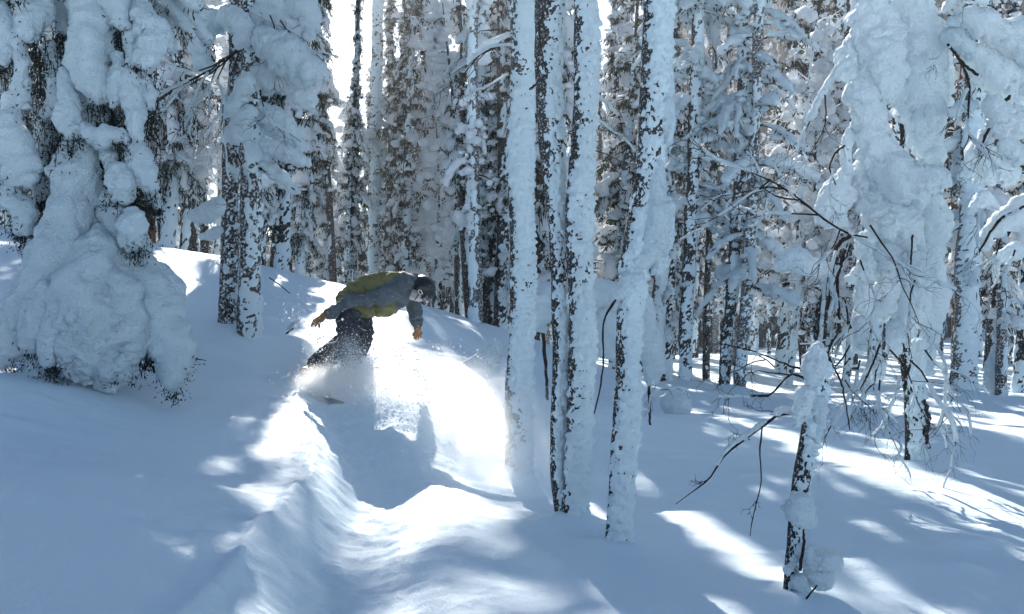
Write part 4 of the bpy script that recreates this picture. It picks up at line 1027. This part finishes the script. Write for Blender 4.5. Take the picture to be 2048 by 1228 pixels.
def get_v(me):
    a = np.empty(len(me.vertices) * 3, np.float32); me.vertices.foreach_get('co', a); return a.reshape(-1, 3).astype(float)
def get_n(me):
    a = np.empty(len(me.vertices) * 3, np.float32); me.vertex_normals.foreach_get('vector', a); return a.reshape(-1, 3).astype(float)
def set_v(me, V):
    me.vertices.foreach_set('co', V.astype(np.float32).ravel()); me.update()
def dist_chain(P, S):
    d = np.full(len(P), 9.0)
    for q in S: d = np.minimum(d, np.linalg.norm(P - q[:3], axis=1) - q[3])
    return d
def smooth_all(me): me.polygons.foreach_set('use_smooth', np.ones(len(me.polygons), bool))

RM = dict(
    olive=cloth_material('olive_shell', (0.155, 0.15, 0.062)), slate=cloth_material('slate_shell', (0.09, 0.112, 0.13)),
    trousers=cloth_material('dark_trousers', (0.036, 0.042, 0.055), 0.4, 30), glove=cloth_material('tan_glove', (0.28, 0.135, 0.05), 0.35, 20),
    cuff=cloth_material('brown_cuff', (0.15, 0.055, 0.03), 0.3, 20), helmet=plain_material('helmet_shell', (0.005, 0.006, 0.009), 0.3, 0.5),
    black=plain_material('black_rubber', (0.012, 0.012, 0.014), 0.6), white=plain_material('white_print', (0.8, 0.8, 0.8), 0.5),
    lens=plain_material('goggle_lens', (0.03, 0.02, 0.04), 0.08, 0.8, 1.0), skin=plain_material('skin', (0.50, 0.27, 0.19), 0.55),
    gaiter=cloth_material('grey_gaiter', (0.6, 0.56, 0.55), 0.5, 25), board=plain_material('board_top', (0.03, 0.035, 0.045), 0.35, 0.5, 0.4))
rider = thing('person', 'snowboarder in olive and slate jacket, black helmet and tan gloves, bent low in a turn', 'person', rp(650, 770))
def rpart(name, me, mats, parent=rider, label=None):
    V = get_v(me); off = np.array(rider.location); set_v(me, V - off); smooth_all(me)
    for x in (mats if isinstance(mats, list) else [mats]): me.materials.append(x)
    o = bpy.data.objects.new(name, me); COL.objects.link(o); o.parent = parent
    if label: o['label'] = label
    return o

torso = [chain_pts([(700, 600, dy, .135), (722, 590, dy, .165), (750, 582, dy * 1.2, .175), (782, 574, dy * 1.3, .155), (806, 566, dy, .115)]) for dy in (-.10, .10)]
belly = [chain_pts([(705, 612, dy, .12), (735, 606, dy, .145), (765, 606, dy, .145), (790, 600, dy, .11), (806, 585, dy, .10)]) for dy in (-.09, .09)]
collar = [chain_pts([(806, 563, 0, .105), (822, 563, 0, .088), (830, 566, 0, .082)])]
arm_n = [chain_pts([(800, 578, -.21, .105), (775, 590, -.27, .095), (740, 598, -.30, .088), (712, 604, -.30, .084), (690, 616, -.29, .072), (668, 627, -.27, .058)])]
arm_f = [chain_pts([(806, 588, .20, .10), (820, 602, .22, .085), (826, 622, .22, .076), (830, 648, .20, .058)])]
yoke = [chain_pts([(796, 572, -.16, .125), (800, 570, 0, .13), (798, 574, .16, .12)])]
leg_n = [chain_pts([(700, 618, -.10, .145), (703, 645, -.20, .135), (706, 672, -.28, .118), (688, 692, -.24, .115), (662, 711, -.18, .112), (634, 732, -.12, .105)])]
leg_f = [chain_pts([(712, 618, .10, .14), (718, 645, .12, .135), (722, 676, .10, .112), (712, 696, .14, .108), (700, 716, .2, .105), (694, 734, .24, .10)])]

# body under the clothes, one continuous figure
sl = lambda ch, f: [np.column_stack([S[:, :3], S[:, 3] * f]) for S in ch]
head_c = rp(845, 579, -.01)
hU = np.array([.78, -.05, .62]); hU /= np.linalg.norm(hU)
hF = np.array([.52, -.22, -.83]); hF -= hU * hF.dot(hU); hF /= np.linalg.norm(hF)
hS = np.cross(hF, hU)          # one side of the head
if hS[1] > 0: hS = -hS         # point it at the camera
H3 = np.stack([hF, hS, hU])
def hp(f, s, u): return head_c + np.array([f, s, u]) @ H3
def head_extra(mb):
    V, F = ico(3)
    mb.add(head_c + (V * np.array([.095, .074, .115])) @ H3, F)                       # skull
    mb.add(hp(.03, 0, -.055) + (V * np.array([.062, .056, .062])) @ H3, F)            # jaw
    mb.add(hp(.098, 0, -.025) + (V * np.array([.022, .013, .022])) @ H3, F)           # nose
    mb.add(hp(.084, 0, -.066) + (V * np.array([.014, .024, .007])) @ H3, F)           # lips
    for s in (-1, 1): mb.add(hp(-.005, .074 * s, -.02) + (V * np.array([.022, .010, .03])) @ H3, F)   # ears
neck = [np.array([[*hp(-.02, 0, -.06), .06], [*hp(-.03, 0, -.11), .058], [*rp(815, 566), .06], [*rp(800, 572), .08]])]
hand_core = [chain_pts([(668, 627, -.27, .04), (650, 636, -.26, .036)]), chain_pts([(830, 648, .2, .04), (831, 664, .19, .034)])]
me = union_mesh('body', sl(torso, .8) + sl(belly, .7) + sl(arm_n, .62) + sl(arm_f, .62) + sl(leg_n, .66) + sl(leg_f, .66) + [resample(neck[0], 14)] + hand_core, .012, 5, head_extra)
rpart('body', me, RM['skin'])

# jacket
jc = torso + belly + collar + arm_n + arm_f + yoke
me = union_mesh('jacket', jc, .011, 7)
V = get_v(me); N = get_n(me)
da = np.minimum(dist_chain(V, arm_n[0]), dist_chain(V, arm_f[0])); dt = np.minimum(dist_chain(V, torso[0]), np.minimum(dist_chain(V, torso[1]), np.minimum(dist_chain(V, belly[0]), dist_chain(V, belly[1]))))
on_arm = sstep(.02, -.02, da - dt)
ax = np.array([.93, 0, .35]); along = V @ ax; cross = V @ np.array([-.35, 0, .93])
w = fbm(np.stack([along * 16, V[:, 1] * 8, cross * 6], 1) + 3, 3, 31)
fold = np.abs(fbm(np.stack([along * 9 + cross * 5, V[:, 1] * 7, cross * 4], 1), 2, 33))
set_v(me, V + N * (0.016 * w + 0.050 * (0.42 - fold))[:, None])
FC = np.empty(len(me.polygons) * 3, np.float32); me.polygons.foreach_get('center', FC); FC = FC.reshape(-1, 3).astype(float)
da = np.minimum(dist_chain(FC, arm_n[0]), dist_chain(FC, arm_f[0])); dt = np.full(len(FC), 9.)
for S in torso + belly: dt = np.minimum(dt, dist_chain(FC, S))
px = 1024 + FPX * FC[:, 0] / RD; pz = 614 - (FC[:, 2] - CAMZ) * FPX / RD
lim = 792 + (pz - 560) * -.55
is_slate = (da < dt + .004) | (px > np.where(pz < 585, 800 - (pz - 550) * 1.3, 796))
jk = rpart('jacket', me, [RM['olive'], RM['slate']])
me.polygons.foreach_set('material_index', is_slate.astype(np.int32)); me.update()
for rows, nm in (([(672, 625, -.27, .066), (664, 629, -.265, .064)], 'sleeve_cuff'), ([(829.5, 643, .2, .066), (830.5, 650, .2, .064)], 'sleeve_cuff')):
    S = chain_pts(rows); mb = MB(); add_tube(mb, S[:, :3], S[:, 3], 18, rough=.06, scale=20)
    o = part(nm, mb.mesh(nm, np.array(rider.location)), RM['slate'], jk)
mb = MB(); S = chain_pts([(736, 560, -.285, .004), (737, 600, -.22, .004), (738, 634, -.12, .004)])
# trousers
me = union_mesh('trousers', leg_n + leg_f + [chain_pts([(700, 614, -.1, .13), (708, 612, 0, .14), (712, 614, .1, .13)])], .011, 6)
V = get_v(me); N = get_n(me)
w = fbm(np.stack([V[:, 0] * 9, V[:, 1] * 9, V[:, 2] * 15], 1), 3, 41); fold = np.abs(fbm(V * np.array([8, 8, 13]) + V[:, ::-1] * 3, 2, 43))
set_v(me, V + N * (0.014 * w + 0.05 * (0.4 - fold))[:, None])
tr = rpart('trousers', me, RM['trousers'])
mb = MB(); P = resample([rp(666, 684, -.43), rp(676, 682, -.45), rp(686, 680, -.44), rp(690, 672, -.43)], 10)
add_tube(mb, P, .005, 6); part('pull_cord', mb.mesh('pull_cord', np.array(rider.location)), RM['white'], tr)
# boots
for (a, b, c, nm) in (((638, 729, -.12), (626, 742, -.12), (620, 741, -.30), 'boot'), ((697, 730, .23), (692, 745, .24), (684, 745, .04), 'boot')):
    ch = [np.array([[*rp(*a), .088], [*((rp(*a) + rp(*b)) / 2), .086], [*rp(*b), .08]]), np.array([[*rp(*b), .078], [*((rp(*b) + rp(*c)) / 2), .072], [*rp(*c), .06]])]
    me = union_mesh(nm, [resample(x, 8) for x in ch], .01, 4); rpart(nm, me, RM['black'])
# gloves: palm, four fingers, thumb
def glove(wrist, palm, tips, thumb, r=.0125, lab=None):
    ch = [np.array([[*rp(*wrist), .046], [*((rp(*wrist) + rp(*palm)) / 2), .044]])]
    pc = rp(*palm); base = []
    for i, tp in enumerate(tips):
        k = (i - 1.5) / 1.5
        kn = pc + (rp(*tips[3]) - rp(*tips[0])) * .32 * k + (rp(*tp) - pc) * .38
        md = kn + (rp(*tp) - kn) * .55 + np.array([0, -.012, .006]); base.append(kn)
        ch.append(resample([[*kn, r * 1.15], [*md, r * 1.08], [*rp(*tp), r * .9]], 9))
        ch.append(np.array([[*(pc * (1 - s) + kn * s), .024] for s in np.linspace(0, 1, 5)]))
    tb = [(rp(*wrist) + pc) / 2, (rp(*thumb) + pc) / 2 + np.array([.0, -.01, 0]), rp(*thumb)]
    ch.append(resample([[*tb[0], .022], [*tb[1], .017], [*tb[2], .013]], 9))
    me = union_mesh('glove', ch, .0055, 2)
    g = rpart('glove', me, RM['glove'])
    W = rp(*wrist); dv = pc - W; mb = MB()
    add_tube(mb, np.array([W - dv * .25, W + dv * .05, W + dv * .3]), [.053, .053, .049], 16, rough=.05, scale=20)
    c = part('glove_cuff', mb.mesh('glove_cuff', np.array(rider.location)), RM['cuff'], g)
    return g
g1 = glove((664, 629, -.27), (651, 634, -.28), [(634, 651, -.31), (636, 653, -.28), (640, 652, -.25), (645, 650, -.22)], (650, 654, -.33))
g2 = glove((831, 650, .2), (832, 663, .19), [(826, 678, .15), (829, 680, .18), (833, 679, .21), (837, 676, .235)], (824, 671, .12))
mb = MB(); lump(mb, rp(650, 628, -.335), .010, 2, .05); part('snap', mb.mesh('snap', np.array(rider.location)), RM['white'], g1)
# head gear
V, F = ico(4)
W = V * np.array([.145, .13, .142]); W[:, 0] *= 1 + .06 * (W[:, 0] < 0)
cut = -.052 - .03 * sstep(.02, -.06, W[:, 0]) + .055 * sstep(.03, .1, W[:, 0])
low = W[:, 2] < cut
W[low, 2] = cut[low] + (W[low, 2] - cut[low]) * .05; W[low, :2] *= .9
mb = MB(); mb.add(hp(-.005, 0, .012) + W @ H3, F)
hel = part('helmet', mb, RM['helmet'], rider)
lp = lambda p: p
def hring(f0, f1, u0, u1, rs, n=40, th=(0, 2 * math.pi)):
    a = np.linspace(th[0], th[1], n)
    return np.array([hp(-.005 + rs[0] * math.cos(x), rs[1] * math.sin(x), (u0 + u1) / 2 + (u1 - u0) / 2 * math.cos(x)) for x in a])
def strip(P, half, up, thick, off):
    """a flat strap following P: width along up"""
    mb = MB(); n = len(P); c = head_c
    out = P - c; out -= np.outer(out @ up, up); out /= np.linalg.norm(out, axis=1)[:, None]
    rows = np.stack([P + up * half + out * off, P + up * half + out * (off + thick), P - up * half + out * (off + thick), P - up * half + out * off], 1)
    k = np.arange(n - 1)[:, None] * 4; j = np.arange(4)[None]; j2 = (j + 1) % 4
    mb.add(rows.reshape(-1, 3), np.stack([k + j, k + j2, k + 4 + j2, k + 4 + j], -1).reshape(-1, 4)); return mb
gg = part('goggles', strip(hring(0, 0, -.022, -.02, (.137, .122), 44, (.75, 2 * math.pi - .75)), .019, hU, .004, .003), RM['black'], rider)
mb = strip(hring(0, 0, -.02, -.02, (.128, .108), 24, (-.85, .85)), .040, hU, .022, .0); o = part('goggle_frame', mb.mesh('goggle_frame', np.array(rider.location)), RM['black'], gg)
mb = strip(hring(0, 0, -.02, -.02, (.128, .108), 24, (-.72, .72)), .033, hU, .006, .021); o = part('goggle_lens', mb.mesh('goggle_lens', np.array(rider.location)), RM['lens'], gg)
# white ring mark on the strap
ec = hp(.045, .123, -.022); a = np.linspace(0, 2 * math.pi, 33); en = hS * .93 + hF * .32; en /= np.linalg.norm(en); ef = hF - en * hF.dot(en); ef /= np.linalg.norm(ef)
mb = MB(); add_tube(mb, np.array([ec + en * .005 + ef * .027 * math.cos(x) + hU * .018 * math.sin(x) for x in a]), .0048, 6); part('strap_ring', mb.mesh('strap_ring', np.array(rider.location)), RM['white'], gg)
mb = MB(); idx = np.arange(32); ring = np.array([ec + en * .0045 + ef * .03 * math.cos(x) + hU * .021 * math.sin(x) for x in a[:-1]])
mb.add(np.vstack([ring, ec + en * .006]), np.stack([idx, (idx + 1) % 32, np.full(32, 32)], -1)); part('strap_badge', mb.mesh('strap_badge', np.array(rider.location)), RM['black'], gg)
me = union_mesh('neck_gaiter', [resample([[*hp(.035, 0, -.06), .071], [*hp(.02, 0, -.075), .074], [*hp(-.015, 0, -.095), .074], [*hp(-.035, 0, -.12), .072]], 8)], .008, 3)
V = get_v(me); N = get_n(me); set_v(me, V + N * (.006 * np.sin((V - head_c) @ hU * 260))[:, None]); rpart('neck_gaiter', me, RM['gaiter'])
mb = MB(); add_tube(mb, resample([hp(.05, .115, -.045), hp(.055, .09, -.09), hp(.05, .04, -.125), hp(.05, -.02, -.13)], 10), .006, 6); part('chin_strap', mb.mesh('chin_strap', np.array(rider.location)), RM['black'], hel)

# snowboard, its edge sunk into the snow
bc = rp(664, 781, .0); t = thing('snowboard', 'dark snowboard on its edge under the boots, half sunk in the spray', 'snowboard', bc)
ld = np.array([.30, -.93, -.10]); ld /= np.linalg.norm(ld); nd_ = np.array([.62, .10, .78]); nd_ -= ld * nd_.dot(ld); nd_ /= np.linalg.norm(nd_); wd = np.cross(nd_, ld)
uu = np.linspace(-1, 1, 41); mb = MB(); rows = []
for u in uu:
    hw = (.125 + .022 * u * u) * math.sqrt(max(0, 1 - max(0, (abs(u) - .82) / .18) ** 2)) + .002
    c = bc - nd_ * .07 + ld * u * .77 + nd_ * (.09 * max(0, (abs(u) - .8) / .2) ** 2)
    rows.append([c + wd * hw, c + wd * hw + nd_ * .010, c - wd * hw + nd_ * .010, c - wd * hw])
rows = np.array(rows); k = np.arange(40)[:, None] * 4; j = np.arange(4)[None]; j2 = (j + 1) % 4
mb.add(rows.reshape(-1, 3), np.stack([k + j, k + j2, k + 4 + j2, k + 4 + j], -1).reshape(-1, 4)); part('deck', mb, RM['board'], t)
for s in (-.26, .26):
    mb = MB(); c = bc - nd_ * .06 + ld * s
    P = np.array([c + wd * .13 * math.cos(x) * .9 + nd_ * (.02 + .10 * max(0, math.sin(x))) for x in np.linspace(0, math.pi, 14)])
    add_tube(mb, P, .014, 6); part('binding', mb, RM['black'], t)

# ------------------------------------------------------------------ thrown powder
pm = bpy.data.materials.new('powder_cloud'); pm.use_nodes = True; nt = pm.node_tree; nt.nodes.remove(nt.nodes['Principled BSDF'])
pv = nt.nodes.new('ShaderNodeVolumePrincipled'); pv.inputs['Color'].default_value = (1, 1, 1, 1); pv.inputs['Anisotropy'].default_value = 0.45
tc = nt.nodes.new('ShaderNodeTexCoord'); ln = nt.nodes.new('ShaderNodeVectorMath'); ln.operation = 'LENGTH'; nt.links.new(tc.outputs['Object'], ln.inputs[0])
mr = nt.nodes.new('ShaderNodeMapRange'); mr.interpolation_type = 'SMOOTHERSTEP'; mr.inputs['From Min'].default_value = 1.0; mr.inputs['From Max'].default_value = .15
nt.links.new(ln.outputs['Value'], mr.inputs['Value'])
geo = nt.nodes.new('ShaderNodeNewGeometry'); nz = noise_node(nt, 3.2, 4, .6, geo.outputs['Position'])
m2 = nt.nodes.new('ShaderNodeMapRange'); m2.inputs['From Min'].default_value = .36; m2.inputs['From Max'].default_value = .72; nt.links.new(nz.outputs['Fac'], m2.inputs['Value'])
oi = nt.nodes.new('ShaderNodeObjectInfo'); sp = nt.nodes.new('ShaderNodeSeparateColor'); nt.links.new(oi.outputs['Color'], sp.inputs['Color'])
ml = nt.nodes.new('ShaderNodeMath'); ml.operation = 'MULTIPLY'; nt.links.new(mr.outputs['Result'], ml.inputs[0]); nt.links.new(m2.outputs['Result'], ml.inputs[1])
mm = nt.nodes.new('ShaderNodeMath'); mm.operation = 'MULTIPLY'; nt.links.new(ml.outputs[0], mm.inputs[0]); nt.links.new(sp.outputs['Red'], mm.inputs[1])
mk = nt.nodes.new('ShaderNodeMath'); mk.operation = 'MULTIPLY'; nt.links.new(mm.outputs[0], mk.inputs[0]); mk.inputs[1].default_value = 17.0
nt.links.new(mk.outputs[0], pv.inputs['Density']); nt.links.new(pv.outputs['Volume'], nt.nodes['Material Output'].inputs['Volume'])
root = thing('powder_cloud', 'cloud of sunlit powder snow thrown up by the snowboard', 'powder', rp(650, 780)); root['kind'] = 'stuff'
PUFF = [  # px, py, d, rx px, depth m, rz px, density
    (700, 750, 10.45, 60, .35, 50, .26), (650, 765, 10.4, 66, .3, 34, .7), (740, 780, 10.3, 105, .45, 60, .3), (700, 700, 10.5, 34, .2, 40, .12), (850, 800, 10.0, 140, .6, 90, .09), (960, 845, 9.5, 130, .6, 115, .14), (1020, 890, 8.6, 110, .35, 125, .36)]
bm = bmesh.new(); bmesh.ops.create_icosphere(bm, subdivisions=3, radius=1); pme = bpy.data.meshes.new('puff'); bm.to_mesh(pme); bm.free(); pme.materials.append(pm)
grains = MB(); rs = np.random.RandomState(4)
tet = np.array([[1, 1, 1], [1, -1, -1], [-1, 1, -1], [-1, -1, 1]]) / 1.7; tf = np.array([[0, 1, 2], [0, 2, 3], [0, 3, 1], [1, 3, 2]])
GC, GS = [], []
def grain(c, s): GC.append(c); GS.append(s)
for (px, py, d, rx, dy, rz, de) in PUFF:
    o = bpy.data.objects.new('puff', pme); COL.objects.link(o); o.parent = root; k = d / FPX
    o.location = tuple(at(px, py, d) - np.array(root.location)); o.scale = (rx * k * 1.35, dy * 1.3, rz * k * 1.35); o.color = (de, de, de, 1); o['kind'] = 'stuff'
    for _ in range(int(700 * (1 if de < .5 else 2.0))):
        p = np.clip(rs.normal(0, .5, 3), -1.3, 1.3) * np.array([rx * k, dy, rz * k]); grain(at(px, py, d) + p, rs.choice([.0025, .003, .004, .0055], p=[.4, .3, .2, .1]))
for _ in range(220):      # grains over the legs
    q = np.array([rs.uniform(605, 735), rs.uniform(640, 770)]); q[0] += (q[1] - 700) * -.5
    grain(rp(q[0], q[1], rs.uniform(-.8, -.3)), rs.choice([.002, .003, .0045], p=[.5, .35, .15]))
for _ in range(260): grain(at(rs.uniform(560, 1100), rs.uniform(560, 1000), rs.uniform(8.5, 10.8)), rs.uniform(.002, .0045))
# ragged jets thrown off the edge of the board
for j in range(60):
    o_ = rp(rs.uniform(612, 705), rs.uniform(748, 778), rs.uniform(-.35, .1)); sp_ = rs.uniform(1.2, 4.2)
    v = np.array([rs.normal(.62, .28), rs.normal(-.32, .22), rs.normal(.34, .16)]); v = v / np.linalg.norm(v) * sp_
    m_ = rs.randint(150, 420); t_ = rs.beta(1.3, 2.2, m_) * .75
    P = o_ + v * t_[:, None] + np.array([0, 0, -2.2]) * (t_ ** 2)[:, None] + rs.normal(0, 1, (m_, 3)) * (.02 + .16 * t_)[:, None]
    S_ = rs.choice([.002, .003, .0045, .007, .011], m_, p=[.30, .32, .22, .12, .04])
    g_ = gh(P[:, 0], P[:, 1], False); ok = P[:, 2] > g_ - .01
    GC.extend(P[ok]); GS.extend(S_[ok])
for _ in range(420):      # clods at the foot of the plume
    p_ = rp(rs.normal(655, 34), 0, rs.normal(-.25, .16)); z_ = gz(p_[0], p_[1]); grain(np.array([p_[0], p_[1], z_ + abs(rs.normal(0, .06))]), rs.uniform(.006, .022))
GC = np.array(GC); GS = np.array(GS); ng = len(GC)
ov, of = ico(1); oi_ = np.argsort(rs.rand(ng))
tv = np.array([[1, 0, 0], [-1, 0, 0], [0, 1, 0], [0, -1, 0], [0, 0, 1], [0, 0, -1]], float)
tf8 = np.array([[0, 2, 4], [2, 1, 4], [1, 3, 4], [3, 0, 4], [2, 0, 5], [1, 2, 5], [3, 1, 5], [0, 3, 5]])
GV = GC[:, None, :] + tv[None] * GS[:, None, None] * rs.uniform(.6, 1.4, (ng, 6, 1)) + rs.normal(0, .25, (ng, 6, 3)) * GS[:, None, None]
grains.add(GV.reshape(-1, 3), (np.arange(ng)[:, None, None] * 6 + tf8[None]).reshape(-1, 3))
o = single('snow_grains', grains, M['grain'], 'loose glittering snow grains flying round the snowboarder', 'snow grains', kind='stuff', smooth=False)
#@@RIDER_END
# ------------------------------------------------------------------ haze added to veil the forest with light towards the sun
hm = bpy.data.materials.new('veil_haze'); hm.use_nodes = True; nt = hm.node_tree; nt.nodes.remove(nt.nodes['Principled BSDF'])
pv = nt.nodes.new('ShaderNodeVolumePrincipled'); pv.inputs['Color'].default_value = (.93, .96, 1, 1); pv.inputs['Anisotropy'].default_value = 0.82; pv.inputs['Density'].default_value = HAZE
nt.links.new(pv.outputs['Volume'], nt.nodes['Material Output'].inputs['Volume'])
mb = MB(); hv = np.array([[x, y, z] for x in (-275, 275) for y in (-180, 250) for z in (-14, 56)], float)
mb.add(hv, np.array([[0, 1, 3, 2], [4, 6, 7, 5], [0, 4, 5, 1], [2, 3, 7, 6], [0, 2, 6, 4], [1, 5, 7, 3]]))
if HAZE > 0: single('haze', mb, hm, 'thin haze added for a sunlit veil over the forest', 'haze', kind='stuff', smooth=False)
